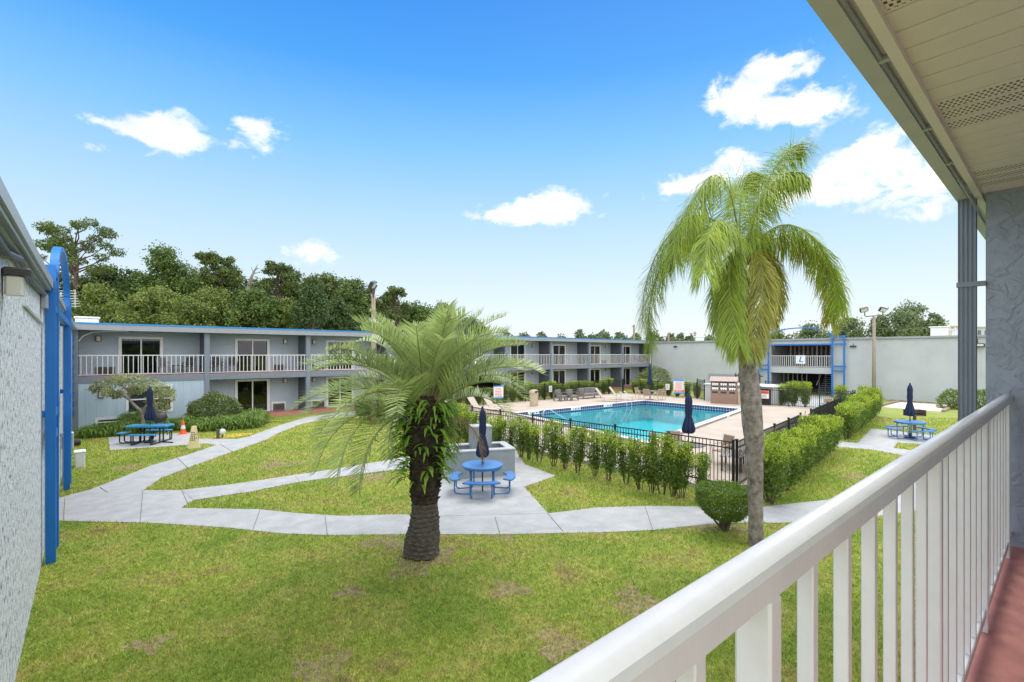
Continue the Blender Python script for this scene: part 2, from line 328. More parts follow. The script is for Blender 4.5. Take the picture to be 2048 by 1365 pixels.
# ------------------------------------------------------------------ mesh helpers
class MB:
    def __init__(s): s.v = []; s.f = []
    def add(s, vs, fs):
        o = len(s.v); s.v += [tuple(p) for p in vs]; s.f += [tuple(i + o for i in q) for q in fs]; return s
    def box(s, x0, x1, y0, y1, z0, z1):
        x0, x1 = min(x0, x1), max(x0, x1); y0, y1 = min(y0, y1), max(y0, y1); z0, z1 = min(z0, z1), max(z0, z1)
        return s.add([(x0, y0, z0), (x1, y0, z0), (x1, y1, z0), (x0, y1, z0), (x0, y0, z1), (x1, y0, z1), (x1, y1, z1), (x0, y1, z1)],
                     [(0, 3, 2, 1), (4, 5, 6, 7), (0, 1, 5, 4), (1, 2, 6, 5), (2, 3, 7, 6), (3, 0, 4, 7)])
    def bbox(s, x0, x1, y0, y1, z0, z1, b=.01):      # box with chamfered vertical and top edges
        pl = lambda e: [(x0 + b + e, y0 + e), (x1 - b - e, y0 + e), (x1 - e, y0 + b + e), (x1 - e, y1 - b - e), (x1 - b - e, y1 - e), (x0 + b + e, y1 - e), (x0 + e, y1 - b - e), (x0 + e, y0 + b + e)]
        rows = [(pl(0), z0), (pl(0), z1 - b), (pl(b), z1)]
        vs = [(x, y, z) for P, z in rows for x, y in P]; fs = [tuple(range(7, -1, -1)), tuple(range(16, 24))]
        for r_ in range(2):
            for i in range(8): fs.append((r_ * 8 + i, r_ * 8 + (i + 1) % 8, r_ * 8 + 8 + (i + 1) % 8, r_ * 8 + 8 + i))
        return s.add(vs, fs)
    def prism(s, poly, z0, z1):
        n_ = len(poly); P = [(p[0], p[1]) for p in poly]
        ar = sum(P[i][0] * P[(i + 1) % n_][1] - P[(i + 1) % n_][0] * P[i][1] for i in range(n_))
        if ar < 0: P = P[::-1]
        return s.add([(x, y, z0) for x, y in P] + [(x, y, z1) for x, y in P],
                     [tuple(range(n_ - 1, -1, -1)), tuple(range(n_, 2 * n_))] + [(i, (i + 1) % n_, n_ + (i + 1) % n_, n_ + i) for i in range(n_)])
    def bar(s, p, q, a, b=None, up=(0, 0, 1)):        # rectangular bar from p to q, a across, b along 'up'
        b = b or a; p, q = Vector(p), Vector(q); d = (q - p).normalized(); u = Vector(up)
        if abs(d.dot(u)) > .95: u = Vector((0, 1, 0))
        sd = d.cross(u).normalized(); u = sd.cross(d).normalized()
        c = [sd * (i * a / 2) + u * (j * b / 2) for i, j in ((-1, -1), (1, -1), (1, 1), (-1, 1))]
        return s.add([p + x for x in c] + [q + x for x in c], [(0, 1, 2, 3), (7, 6, 5, 4), (0, 4, 5, 1), (1, 5, 6, 2), (2, 6, 7, 3), (3, 7, 4, 0)])
    def tube(s, pts, r, n_=8, cap=True):
        pts = [Vector(p) for p in pts]; k = len(pts); rs = r if isinstance(r, (list, tuple)) else [r] * k
        o = len(s.v); ref = None
        for i, p in enumerate(pts):
            d = (pts[min(i + 1, k - 1)] - pts[max(i - 1, 0)]).normalized()
            if ref is None:
                ref = d.orthogonal().normalized()
            ref = (ref - d * ref.dot(d)).normalized(); bn = d.cross(ref)
            for j in range(n_):
                t = 2 * PI * j / n_; s.v.append(tuple(p + (ref * math.cos(t) + bn * math.sin(t)) * rs[i]))
        for i in range(k - 1):
            for j in range(n_): s.f.append((o + i * n_ + j, o + i * n_ + (j + 1) % n_, o + (i + 1) * n_ + (j + 1) % n_, o + (i + 1) * n_ + j))
        if cap: s.f.append(tuple(o + j for j in range(n_ - 1, -1, -1))); s.f.append(tuple(o + (k - 1) * n_ + j for j in range(n_)))
        return s
    def lathe(s, prof, n_=24, c=(0, 0, 0), fn=None):
        o = len(s.v)
        for i, (r, z) in enumerate(prof):
            for j in range(n_):
                t = 2 * PI * j / n_; rr = r * (fn(t, z) if fn else 1); s.v.append((c[0] + rr * math.cos(t), c[1] + rr * math.sin(t), c[2] + z))
        for i in range(len(prof) - 1):
            for j in range(n_): s.f.append((o + i * n_ + j, o + i * n_ + (j + 1) % n_, o + (i + 1) * n_ + (j + 1) % n_, o + (i + 1) * n_ + j))
        s.f.append(tuple(o + j for j in range(n_ - 1, -1, -1))); s.f.append(tuple(o + (len(prof) - 1) * n_ + j for j in range(n_)))
        return s
    def arc_slab(s, r0, r1, a0, a1, z0, z1, n_=12, c=(0, 0)):
        P = [(c[0] + r1 * math.cos(a0 + (a1 - a0) * i / n_), c[1] + r1 * math.sin(a0 + (a1 - a0) * i / n_)) for i in range(n_ + 1)]
        Q = [(c[0] + r0 * math.cos(a0 + (a1 - a0) * i / n_), c[1] + r0 * math.sin(a0 + (a1 - a0) * i / n_)) for i in range(n_ + 1)]
        for i in range(n_):
            s.add([(*Q[i], z0), (*P[i], z0), (*P[i + 1], z0), (*Q[i + 1], z0), (*Q[i], z1), (*P[i], z1), (*P[i + 1], z1), (*Q[i + 1], z1)],
                  [(0, 3, 2, 1), (4, 5, 6, 7), (1, 2, 6, 5), (3, 0, 4, 7)] + ([(0, 1, 5, 4)] if i == 0 else []) + ([(2, 3, 7, 6)] if i == n_ - 1 else []))
        return s
    def build(s, name, m, parent=None, smooth=False, world=False):
        o_ = Vector((0, 0, 0))
        if world and parent is not None:
            q = parent
            while q: o_ += q.location; q = q.parent
        me = bpy.data.meshes.new(name); me.from_pydata([tuple(Vector(p) - o_) for p in s.v] if world else s.v, [], s.f)
        me.materials.append(M[m]); me.update()
        if smooth: me.shade_smooth()
        o = bpy.data.objects.new(name, me); COL.objects.link(o)
        if parent is not None: o.parent = parent
        return o
def tag(o, label=None, cat=None, group=None, kind=None):
    if label: o['label'] = label
    if cat: o['category'] = cat
    if group: o['group'] = group
    if kind: o['kind'] = kind
    return o
def thing(name, label, cat, loc=(0, 0, 0), rz=0, group=None):
    o = bpy.data.objects.new(name, None); COL.objects.link(o); o.location = loc; o.rotation_euler = (0, 0, rz); o.empty_display_size = .2
    return tag(o, label, cat, group)
def dup(root, loc, rz=None, label=None, group=None, scale=None):
    def cp(o, par):
        c = o.copy(); COL.objects.link(c)
        if par is not None: c.parent = par
        for ch in list(o.children): cp(ch, c)
        return c
    r = cp(root, None); r.location = loc
    if rz is not None: r.rotation_euler = (0, 0, rz)
    if label: r['label'] = label
    if group: r['group'] = group
    if scale: r.scale = scale if isinstance(scale, tuple) else (scale,) * 3
    return r
ORD = ['first', 'second', 'third', 'fourth', 'fifth', 'sixth', 'seventh', 'eighth', 'ninth', 'tenth', 'eleventh', 'twelfth', 'thirteenth', 'fourteenth', 'fifteenth', 'sixteenth', 'seventeenth', 'eighteenth', 'nineteenth', 'twentieth', 'twenty-first', 'twenty-second', 'twenty-third', 'twenty-fourth', 'twenty-fifth', 'twenty-sixth', 'twenty-seventh', 'twenty-eighth', 'twenty-ninth', 'thirtieth', 'thirty-first', 'thirty-second', 'thirty-third', 'thirty-fourth', 'thirty-fifth', 'thirty-sixth']
def raw_mesh(name, V, F, m, parent=None):
    """V (n,3) array, F (k, c) array of equal-sized faces"""
    me = bpy.data.meshes.new(name); k, c = F.shape
    me.vertices.add(len(V)); me.vertices.foreach_set('co', np.asarray(V, np.float32).ravel())
    me.loops.add(k * c); me.loops.foreach_set('vertex_index', F.astype(np.int32).ravel())
    me.polygons.add(k); me.polygons.foreach_set('loop_start', np.arange(0, k * c, c, dtype=np.int32))
    me.update(calc_edges=True); me.materials.append(M[m])
    o = bpy.data.objects.new(name, me); COL.objects.link(o)
    if parent is not None: o.parent = parent
    return o
def unit(a): return a / (np.linalg.norm(a, axis=1, keepdims=True) + 1e-9)
rng = np.random.default_rng(11)
def leaf_geo(P, size, out=None, bias=.5, aspect=.5, up=0.0):
    """diamond leaves at points P; 'out' = preferred facing; up = tendency to point upwards"""
    n_ = len(P); nrm = unit(rng.normal(size=(n_, 3)))
    if out is not None: nrm = unit(nrm * (1 - bias) + out * bias)
    d = unit(np.cross(nrm, rng.normal(size=(n_, 3))))
    if up: d = unit(d + np.array([0, 0, up]))
    sd = unit(np.cross(d, nrm))
    s = (size * rng.uniform(.6, 1.35, n_))[:, None]
    V = np.stack([P, P + d * s * .5 + sd * s * aspect * .5, P + d * s, P + d * s * .5 - sd * s * aspect * .5], 1).reshape(-1, 3)
    F = np.arange(n_ * 4).reshape(-1, 4)
    return V, F
def merge(parts):
    V = []; F = []; o = 0
    for v, f in parts: V.append(v); F.append(f + o); o += len(v)
    return np.concatenate(V), np.concatenate(F)

# ================================================================== GROUND, PATHS, POOL
def pip(P, poly):
    """points (n,2) inside polygon"""
    x, y = P[:, 0], P[:, 1]; ins = np.zeros(len(P), bool); k = len(poly)
    for i in range(k):
        (xa, ya), (xb, yb) = poly[i][:2], poly[(i + 1) % k][:2]
        if ya == yb: continue
        c = ((ya > y) != (yb > y)) & (x < (xb - xa) * (y - ya) / (yb - ya) + xa); ins ^= c
    return ins
def G(pts): return [tuple(g(*p)[:2]) for p in pts]
P_MAIN = G([(98, 1040), (125, 1043), (300, 1047), (460, 1057), (560, 1068), (650, 1071.5), (810, 1070), (1000, 1070), (1200, 1066), (1300, 1062), (1420, 1049), (1500, 1046), (1560, 1047), (1708, 1040), (1760, 1033), (1850, 1020),
            (1850, 962), (1800, 972), (1652, 1001), (1532, 1014), (1480, 1017), (1375, 1014), (1300, 1013), (1200, 1016), (1096, 1028), (876, 1034), (800, 1030), (680, 1033), (600, 1028), (520, 1020), (362, 1017), (387, 1002), (364, 981.5), (286, 981.5), (176, 981.5), (120, 996.5), (98, 1003)])
P_SIDE = G([(176, 981.5), (240, 957), (300, 932.6), (376, 910), (432, 891), (414, 888), (392, 880), (399, 878.6), (476, 878.6), (497, 874), (560, 851), (610, 836), (660, 827), (745, 820), (745, 826), (660, 836), (600, 850), (560, 865.5), (533, 880), (466, 904), (376, 936), (323, 957), (286, 981.5)])
P_LP = G([(216.7, 876), (381, 865.5), (399, 878.6), (414, 888), (220, 901.5)])
P_MID = G([(364, 981.5), (466, 970), (654, 942), (800, 917.6), (908, 900), (935, 897), (935, 912), (908, 917), (810, 938), (600, 965), (500, 985), (387, 1002)])
P_BP = G([(876, 1034), (864, 955), (905, 934), (935, 905), (1030, 900), (1050, 930), (1112, 953), (1048, 975), (1096, 1028)])
P_RP = G([(1600, 885), (1671, 883), (1715, 887), (1743, 858), (1905, 875), (1905, 890), (1855, 890), (1795, 886), (1787, 897), (1818, 901), (1860, 906), (1905, 912), (1905, 932), (1801, 911), (1749, 901), (1671, 894), (1600, 896)])
P_LPATH = [(38.2, 11.3), (38.4, 13.6), (45, 17.5), (51.5, 19.5), (51.5, 14.4), (44, 12.6)]
DECK = [(13.7, 6.15), (13.7, 28.6), (39.5, 28.6), (39.5, 20.5), (38.3, 14.0), (38.6, 9.35)]
DZ = .12
PA, PB_, PC, PD = g(1020, 829, DZ), g(1287, 803, DZ), g(1494, 821, DZ), Vector((17.6, 11.4, DZ))
POOL = [tuple(p[:2]) for p in (PA, PB_, PC, PD)]
def sheet(name, poly, z, m, h=.06):
    return tag(MB().prism(poly, z - h, z).build(name, m), kind='structure')
# lawn as one sheet to the horizon, with the pool cut out of it
def ring_sheet(name, outer, inner, z, m):
    b = MB(); n_ = len(inner); c = Vector((sum(p[0] for p in inner) / n_, sum(p[1] for p in inner) / n_))
    # four wedges from the inner quad to the outer quad (both in matching order)
    vs = [(p[0], p[1], z) for p in inner] + [(p[0], p[1], z) for p in outer]
    b.add(vs, [(i, i + n_, (i + 1) % n_ + n_, (i + 1) % n_) for i in range(n_)])
    return b.build(name, m)
def order(poly):
    return poly
BIG = 1500
# POOL order: far-left, far-right, near-right, near-left
ln = ring_sheet('lawn', [(-BIG, BIG), (BIG, BIG), (BIG, -BIG), (-BIG, -BIG)], POOL, 0.0, 'lawn'); tag(ln, kind='structure')
sheet('path', P_MAIN, .012, 'concrete'); sheet('path', P_SIDE, .008, 'concrete'); sheet('path', P_LP, .016, 'concrete')
sheet('path', P_MID, .020, 'concrete'); sheet('path', P_BP, .016, 'concrete'); sheet('path', P_RP, .012, 'concrete'); sheet('path', P_LPATH, .012, 'concrete')
# joints cut across the paths
jm = MB()
for a, b_ in (((1096, 1028), (1126, 1063)), ((1290, 1013), (1306, 1061)), ((1480, 1017), (1490, 1046)), ((1000, 1069), (990, 1034)), ((520, 1020), (505, 1062)), ((376, 936), (352, 914)), ((466, 904), (440, 888)), ((600, 965), (590, 952)), ((740, 947), (728, 929)), ((200, 975), (215, 985)), ((876, 1034), (877, 1070)), ((286, 981.5), (280, 1046)), ((130, 996), (127, 1043)), ((364, 981.5), (376, 1008)), ((650, 1032), (655, 1071))):
    p, q = g(*a, .0155), g(*b_, .0155); jm.bar(p, q, .013, .012)
tag(jm.build('path_joint', 'joint'), kind='structure')
# deck: ring between the fence line and the pool, in convex pieces
dk = MB()
dpts = DECK; ring = [(0, 3), (1, 0), (2, 1), (3, 1), (4, 2), (5, 2)]
def dface(idx, z): dk.add([(p[0], p[1], z) for p in idx], [tuple(range(len(idx)))])
A0, A1, A2, A3, A4, A5 = DECK; a, b_, c_, d_ = POOL
for q in ([A0, d_, a, A1], [A1, a, b_, A2], [A2, b_, A3], [A3, b_, c_, A4], [A4, c_, A5], [A5, c_, d_, A0]):
    ar = sum(q[i][0] * q[(i + 1) % len(q)][1] - q[(i + 1) % len(q)][0] * q[i][1] for i in range(len(q)))
    dface(q if ar > 0 else q[::-1], DZ)
dko = tag(dk.build('pool_deck', 'deck'), kind='structure')
cb = MB()
for i in range(6):
    p, q = Vector(DECK[i]), Vector(DECK[(i + 1) % 6]); d = (q - p).normalized(); nn = Vector((-d.y, d.x))
    cc = Vector((25, 18)) - p
    if nn.dot(cc) > 0: nn = -nn
    cb.prism([p - d * .1, q + d * .1, q + d * .1 + nn * .22, p - d * .1 + nn * .22], -.05, DZ + .015)
tag(cb.build('deck_curb', 'curb'), kind='structure')
# pool: coping, tile band, basin, water
pool = thing('swimming_pool', 'turquoise swimming pool with navy tile band inside the fenced deck', 'swimming pool', (*g(1250, 830, 0)[:2], 0))
def inset(poly, d):
    n_ = len(poly); cen = Vector((sum(p[0] for p in poly) / n_, sum(p[1] for p in poly) / n_)); out = []
    L_ = []
    for i in range(n_):
        p, q = Vector(poly[i]), Vector(poly[(i + 1) % n_]); t = (q - p).normalized(); nn = Vector((-t.y, t.x))
        if nn.dot(cen - p) < 0: nn = -nn
        L_.append((p + nn * d, t))
    for i in range(n_):
        (p, t), (q, s_) = L_[i - 1], L_[i]
        den_ = t.x * s_.y - t.y * s_.x; k = ((q - p).x * s_.y - (q - p).y * s_.x) / den_
        out.append(tuple(p + t * k))
    return out
INN = inset(POOL, .38); CT = DZ + .11
cp = MB(); cs = MB()
for i in range(4):
    j = (i + 1) % 4
    cp.add([(*POOL[i], CT), (*POOL[j], CT), (*INN[j], CT), (*INN[i], CT)], [(3, 2, 1, 0)])
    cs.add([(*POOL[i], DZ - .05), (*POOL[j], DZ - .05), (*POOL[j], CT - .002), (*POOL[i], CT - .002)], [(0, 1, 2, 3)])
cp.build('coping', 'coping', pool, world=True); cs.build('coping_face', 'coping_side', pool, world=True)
WL = -.05; BOT = -1.25
me_v, me_f, uvs = [], [], []
for i in range(4):
    j = (i + 1) % 4; ln_ = (Vector(INN[i]) - Vector(INN[j])).length; o = len(me_v)
    me_v += [(*INN[i], CT - .001), (*INN[j], CT - .001), (*INN[j], WL - .08), (*INN[i], WL - .08)]; me_f.append((o, o + 1, o + 2, o + 3))
    uvs += [(0, 0), (ln_, 0), (ln_, -(CT - WL + .08)), (0, -(CT - WL + .08))]
tb = MB().add([Vector(v) - pool.location for v in me_v], me_f).build('tile_band', 'pool_tile', pool)
uvl = tb.data.uv_layers.new(name='uv')
for i, lp in enumerate(tb.data.loops): uvl.data[i].uv = uvs[lp.vertex_index]
bs = MB()
for i in range(4):
    j = (i + 1) % 4; bs.add([(*INN[i], WL - .08), (*INN[j], WL - .08), (*INN[j], BOT), (*INN[i], BOT)], [(0, 1, 2, 3)])
bs.add([(*p, BOT) for p in INN], [(0, 1, 2, 3)])
bs.build('basin', 'basin', pool, world=True)
tag(MB().add([(*p, WL) for p in INN], [(3, 2, 1, 0)]).build('water', 'water_m'), kind='structure')
# white depth tiles set in the band
for k, (px, py) in enumerate(((1070, 826), (1172, 815), (1243, 808))):
    u_ = (.12, .42, .68)[k]; p = Vector(INN[0]).lerp(Vector(INN[1]), u_)
    b = MB().box(p.x - .75, p.x + .75, p.y - .012, p.y + .004, CT - .19, CT - .01); o = b.build('depth_marker', 'white', pool, world=True)
    for s_ in range(7): MB().box(p.x - .55 + s_ * .16, p.x - .55 + s_ * .16 + (.05 + .06 * (s_ % 2)), p.y - .018, p.y - .0125, CT - .15, CT - .06).build('depth_character', 'ink', o, world=True)
t_ = Vector(POOL[3]).lerp(Vector(POOL[2]), .72); dd = (Vector(POOL[2]) - Vector(POOL[3])).normalized()
b = MB(); b.bar((*(t_ - dd * .3), DZ + .055), (*(t_ + dd * .3), DZ + .055), .02, .09); b.build('depth_marker', 'white', pool, world=True)
# ladder rails and the grab rail
def rail_hoop(name, label, p, dirn, cat='handrail', w_=.6, out=.5, down=.9, hgt=.8):
    t = thing(name, label, cat, (p.x, p.y, CT)); d = Vector((dirn[0], dirn[1], 0)).normalized(); sd = Vector((-d.y, d.x, 0))
    for s_ in (-.5, .5):
        pts = []
        base = -d * .35 + sd * w_ * s_
        for q in [(0, -.05), (0, .55)] + [(.28 - .28 * math.cos(a_), .55 + .25 * math.sin(a_)) for a_ in (.5, 1.0, 1.57, 2.1)] + [(.75, .35), (.95, -.1), (1.0, -.9)]:
            pts.append(base + d * q[0] + Vector((0, 0, q[1])))
        MB().tube(pts, .024, 8).build('rail', 'steel', t, smooth=True)
    return t
lp_ = Vector(INN[0]).lerp(Vector(INN[1]), .80); rail_hoop('pool_ladder', 'pair of chrome ladder hoops at the far edge of the pool', Vector((lp_.x, lp_.y + .1, 0)), (0, -1), 'pool ladder')
t = thing('pool_handrail', 'single chrome stair rail sloping into the near end of the pool', 'handrail', (*g(1086, 846, DZ)[:2], DZ))
pa = g(1086, 846, DZ) - t.location; pb = at(1135, 848, 27) - t.location
MB().tube([pa, pa + Vector((0, 0, .55)), pa + Vector((.15, -.03, .72)), pa + Vector((.4, -.1, .72)), pa + Vector((2.2, -.6, -.35)), pa + Vector((2.25, -.6, -.9))], .028, 8).build('rail', 'steel', t, smooth=True)
# sand court with timber edge
SP = G([(1765, 815), (1800, 805), (1906, 811), (1886, 825)])
sheet('sand', SP, .03, 'sand')
sc_ = thing('horseshoe_court', 'timber edged frame around the pale sand court by the rear wall', 'sand court', (SP[0][0], SP[0][1], 0))
for a, b_ in (((1754, 814), (1802, 804)), ((1780, 803), (1907, 811)), ((1886, 825), (1914, 811))):
    p, q = g(*a), g(*b_); MB().bar(p + Vector((0, 0, .07)), q + Vector((0, 0, .07)), .18, .16).build('border', 'timber', sc_, world=True)
sheet('painted_slab', [tuple((g(450, 873) + Vector((math.cos(t) * .85 + .35, math.sin(t) * .6, 0)))[:2]) for t in np.linspace(0, 2 * PI, 21)[:-1]], .014, 'yellow_paint')

# ================================================================== BUILDING K (guest wing)
KY, KR, BAY, NB = 33.4, 35.0, 5.77, 9
ZF, ZR, GF = 2.74, 5.13, .14
KX1 = BAY * NB
kb = thing('motel_wing', 'two storey grey blue motel wing with balconies and sliding doors', 'motel', (0, KY, 0))
def kbuild(b, name, m, parent=None): return b.build(name, m, parent or kb, world=True)
DO0, DO1 = 1.82, 3.82
wall = MB(); D0 = Vector((0, 0))
for i in range(NB):
    x0 = BAY * i
    for fl, (z0, z1) in enumerate(((GF, ZF - .35), (ZF, ZR))):
        if fl == 0 and i in (0, 4): continue
        dt = z0 + 2.12
        if fl == 1 and i == 4:
            wall.box(x0, x0 + BAY, KR, KR + .2, z0, z1); continue
        wall.box(x0, x0 + DO0, KR, KR + .2, z0, z1); wall.box(x0 + DO1, x0 + BAY, KR, KR + .2, z0, z1); wall.box(x0 + DO0, x0 + DO1, KR, KR + .2, dt, z1)
kbuild(wall, 'wall', 'siding')
fw = MB().box(0, BAY - .12, KY + .02, KY + .2, 0, ZF - .36)
kbuild(fw, 'board_wall', 'board')
core = MB().box(.1, KX1 - .1, KR + 1.3, 46, 0, ZR).box(0, .15, KY + .2, 46, 0, ZR).box(KX1 - .15, KX1, KR, 46, 0, ZR)
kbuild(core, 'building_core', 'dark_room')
slab = MB().box(0, KX1, KY - .02, KR + .25, ZF - .36, ZF - .03); kbuild(slab, 'balcony_slab', 'slate')
kbuild(MB().box(0.05, KX1 - .05, KY + .03, KR, ZF - .03, ZF), 'balcony_floor', 'red_floor')
kbuild(MB().box(BAY + .05, KX1, KY - .3, KR, 0, GF), 'ground_slab', 'red_floor')
kbuild(MB().box(-.3, KX1 + .2, KY - .35, KR + 1.3, ZR, ZR + .16), 'eaves', 'slate')
kbuild(MB().box(-.3, KX1 + .2, KY - .42, KY - .35, ZR - .02, ZR + .27), 'fascia', 'metal_grey')
kbuild(MB().box(-.3, KX1 + .2, KY - .44, KY - .30, ZR + .27, ZR + .36), 'drip_edge', 'drip_blue')
kbuild(MB().box(-.3, KX1 + .2, KY - .30, 46, ZR + .161, ZR + .30), 'roof', 'roofing')
for i in range(NB + 1):
    x = BAY * i
    kbuild(MB().box(x - .13, x + .13, KY - .06, KY + .16, 0 if i else 0, ZR), 'post', 'slate')
    if i > 0:
        kbuild(MB().box(x - .10, x + .10, KY + .16, KR, ZF, ZR), 'divider', 'slate_dark_shade')
        kbuild(MB().box(x - .10, x + .10, KY + .16, KR, GF, ZF - .36), 'divider', 'slate_dark_shade')
def sliding_door(x0, x1, y, z0, h, par, light):
    fr = MB(); w_ = .13
    fr.box(x0 - .02, x0 + w_, y - .05, y + .12, z0, z0 + h).box(x1 - w_, x1 + .02, y - .05, y + .12, z0, z0 + h).box(x0 + w_, x1 - w_, y - .05, y + .12, z0 + h - w_, z0 + h)
    fr.box(x0 + w_, x1 - w_, y - .05, y + .12, z0, z0 + .06).box((x0 + x1) / 2 - .035, (x0 + x1) / 2 + .035, y - .02, y + .08, z0 + .06, z0 + h - w_)
    d = kbuild(fr, 'sliding_door', 'white', par)
    for k in (0, 1):
        xa = x0 + w_ if k == 0 else (x0 + x1) / 2 + .035; xb = (x0 + x1) / 2 - .035 if k == 0 else x1 - w_
        kbuild(MB().box(xa, xb, y + .03 + .01 * k, y + .036 + .01 * k, z0 + .06, z0 + h - w_), 'pane', 'glass', d)
    cu = MB(); n_ = 30; xs = np.linspace(x0 + .1, x1 - .1, n_); split = light
    for i in range(n_ - 1):
        if abs((i / n_) - .5) < split: continue
        ya, yb = y + .24 + (.05 if i % 2 else 0), y + .24 + (0 if i % 2 else .05)
        cu.add([(xs[i], ya, z0 + .03), (xs[i + 1], yb, z0 + .03), (xs[i + 1], yb, z0 + h - .02), (xs[i], ya, z0 + h - .02)], [(0, 1, 2, 3)])
    kbuild(cu, 'curtain', 'curtain', d)
    return d
def ac_unit(x0, x1, y, z, par, framed=False):
    d = kbuild(MB().bbox(x0, x1, y - .16, y + .02, z, z + .42, .02), 'air_conditioner', 'greige', par)
    gr = MB()
    for k in range(7): gr.box(x0 + .05, x1 - .05, y - .175, y - .161, z + .06 + k * .048, z + .085 + k * .048)
    kbuild(gr, 'grille', 'fixture', d)
    if framed:
        f = MB().box(x0 - .1, x1 + .1, y - .06, y - .001, z + .425, z + .53).box(x0 - .1, x0 - .005, y - .06, y - .001, z - .02, z + .425).box(x1 + .005, x1 + .1, y - .06, y - .001, z - .02, z + .425)
        kbuild(f, 'surround', 'white', d)
def wall_lamp(x, y, z, par):
    d = kbuild(MB().bbox(x - .13, x + .13, y - .10, y - .001, z - .17, z + .17, .02), 'wall_lamp', 'greige', par)
    kbuild(MB().bbox(x - .085, x + .085, y - .125, y - .1005, z - .13, z + .13, .01), 'diffuser', 'lamp_lens', d)
for i in range(NB):
    x0 = BAY * i
    for fl, z0 in ((1, ZF), (0, GF)):
        if i == 4 or (fl == 0 and i == 0): continue
        sliding_door(x0 + DO0, x0 + DO1, KR, z0, 2.12, kb, (.0, .18, .1, .05, .2)[(i * 2 + fl) % 5] * .5)
        even = i % 2 == 0
        ac_unit(*((x0 + .85, x0 + 1.65) if even else (x0 + 4.05, x0 + 4.75)), KR, z0 + .03, kb, fl == 0)
        wall_lamp(x0 + (.95 if even else 4.8), KR, z0 + 1.98, kb)
# balcony railings, one to a bay
for i in range(NB):
    x0, x1 = BAY * i + .13, BAY * (i + 1) - .13
    b = MB().box(x0, x1, KY - .025, KY + .035, ZF + 1.05, ZF + 1.10).box(x0, x1, KY - .01, KY + .02, ZF + .05, ZF + .085)
    k = 26; xs = np.linspace(x0 + .1, x1 - .1, k)
    for x in xs: b.box(x - .018, x + .018, KY - .012, KY + .024, ZF + .0851, ZF + 1.0499)
    kbuild(b, 'railing', 'rail_white')
# ground floor of the first bay: windows, vents
def window(x0, x1, z0, z1, y, par):
    f = MB(); w_ = .12
    f.box(x0 - w_, x0, y - .04, y + .01, z0 - w_, z1 + w_).box(x1, x1 + w_, y - .04, y + .01, z0 - w_, z1 + w_).box(x0, x1, y - .04, y + .01, z1, z1 + w_).box(x0, x1, y - .06, y + .01, z0 - w_, z0)
    f.box(x0, x1, y - .035, y + .005, (z0 + z1) / 2 - .03, (z0 + z1) / 2 + .03)
    o = kbuild(f, 'window', 'white', par)
    kbuild(MB().box(x0, x1, y - .018, y - .004, z0, (z0 + z1) / 2 - .03).box(x0, x1, y - .018, y - .004, (z0 + z1) / 2 + .03, z1), 'pane', 'dark_glass', o)
m_ = mat('dark_glass', (.025, .03, .035), .04, spec=.8)
window(2.15, 4.0, .78, 2.08, KY + .02, kb)
window(.9, 2.0, .22, .45, KY + .02, kb)
wall_lamp(1.02, KY + .02, 1.78, kb)
# blue stacked blocks up the left end column
for k in range(9): kbuild(MB().box(-.2, -.02, KY - .3, KY - .12, 4.55 - k * .47, 4.82 - k * .47), 'blue_block', 'frame_blue')
kbuild(MB().box(-.22, -.131, KY - .118, KY + .1, 0, ZR - .03), 'corner_post', 'slate')
# bay with the arched breezeway
x0, x1 = BAY * 4 + .13, BAY * 5 - .13; zt = ZF - .37; n_ = 16
P_ = [(x0, 0), (x0, zt), (x1, zt), (x1, 0), (x1 - .25, 0), (x1 - .25, 1.35)] + [((x0 + x1) / 2 + (x1 - x0 - .5) / 2 * math.cos(t), 1.35 + .75 * math.sin(t)) for t in np.linspace(0, PI, n_)][1:-1] + [(x0 + .25, 1.35), (x0 + .25, 0)]
cxm = (x0 + x1) / 2
aw = MB(); archp = [(cxm + (x1 - x0 - .5) / 2 * math.cos(t), 1.35 + .75 * math.sin(t)) for t in np.linspace(0, PI, n_)]
for i in range(n_ - 1):
    (xa, za), (xb, zb) = archp[i], archp[i + 1]
    aw.add([(xa, KY + .05, za), (xb, KY + .05, zb), (xb, KY + .05, zt), (xa, KY + .05, zt), (xa, KY + .25, za), (xb, KY + .25, zb), (xb, KY + .25, zt), (xa, KY + .25, zt)], [(0, 1, 2, 3), (7, 6, 5, 4), (0, 4, 5, 1)])
aw.box(x0, x0 + .25, KY + .05, KY + .25, 0, zt).box(x1 - .25, x1, KY + .05, KY + .25, 0, zt)
kbuild(aw, 'breezeway_arch', 'stucco_grey')
# roof vent and a downpipe at the right end
kbuild(MB().bbox(.0, 1.0, KY + 2.2, KY + 3.0, ZR + .30, ZR + .72, .05), 'roof_vent', 'white')
kbuild(MB().bbox(-.05, 1.05, KY + 2.15, KY + 3.05, ZR + .721, ZR + .80, .03), 'roof_vent', 'white')
kbuild(MB().tube([(KX1 - .4, KY - .12, ZR), (KX1 - .4, KY - .12, .1)], .06), 'downspout', 'white')
tq = thing('flood_bracket', 'thin white conduit arm under the roof edge at the left end of the motel wing', 'conduit', (.15, KY + .1, 4.7))
MB().tube([(0, 0, -.15), (.15, 0, .1), (.5, 0, .3), (1.0, 0, .36), (2.0, 0, .40)], .025).build('arm', 'pvc', tq)

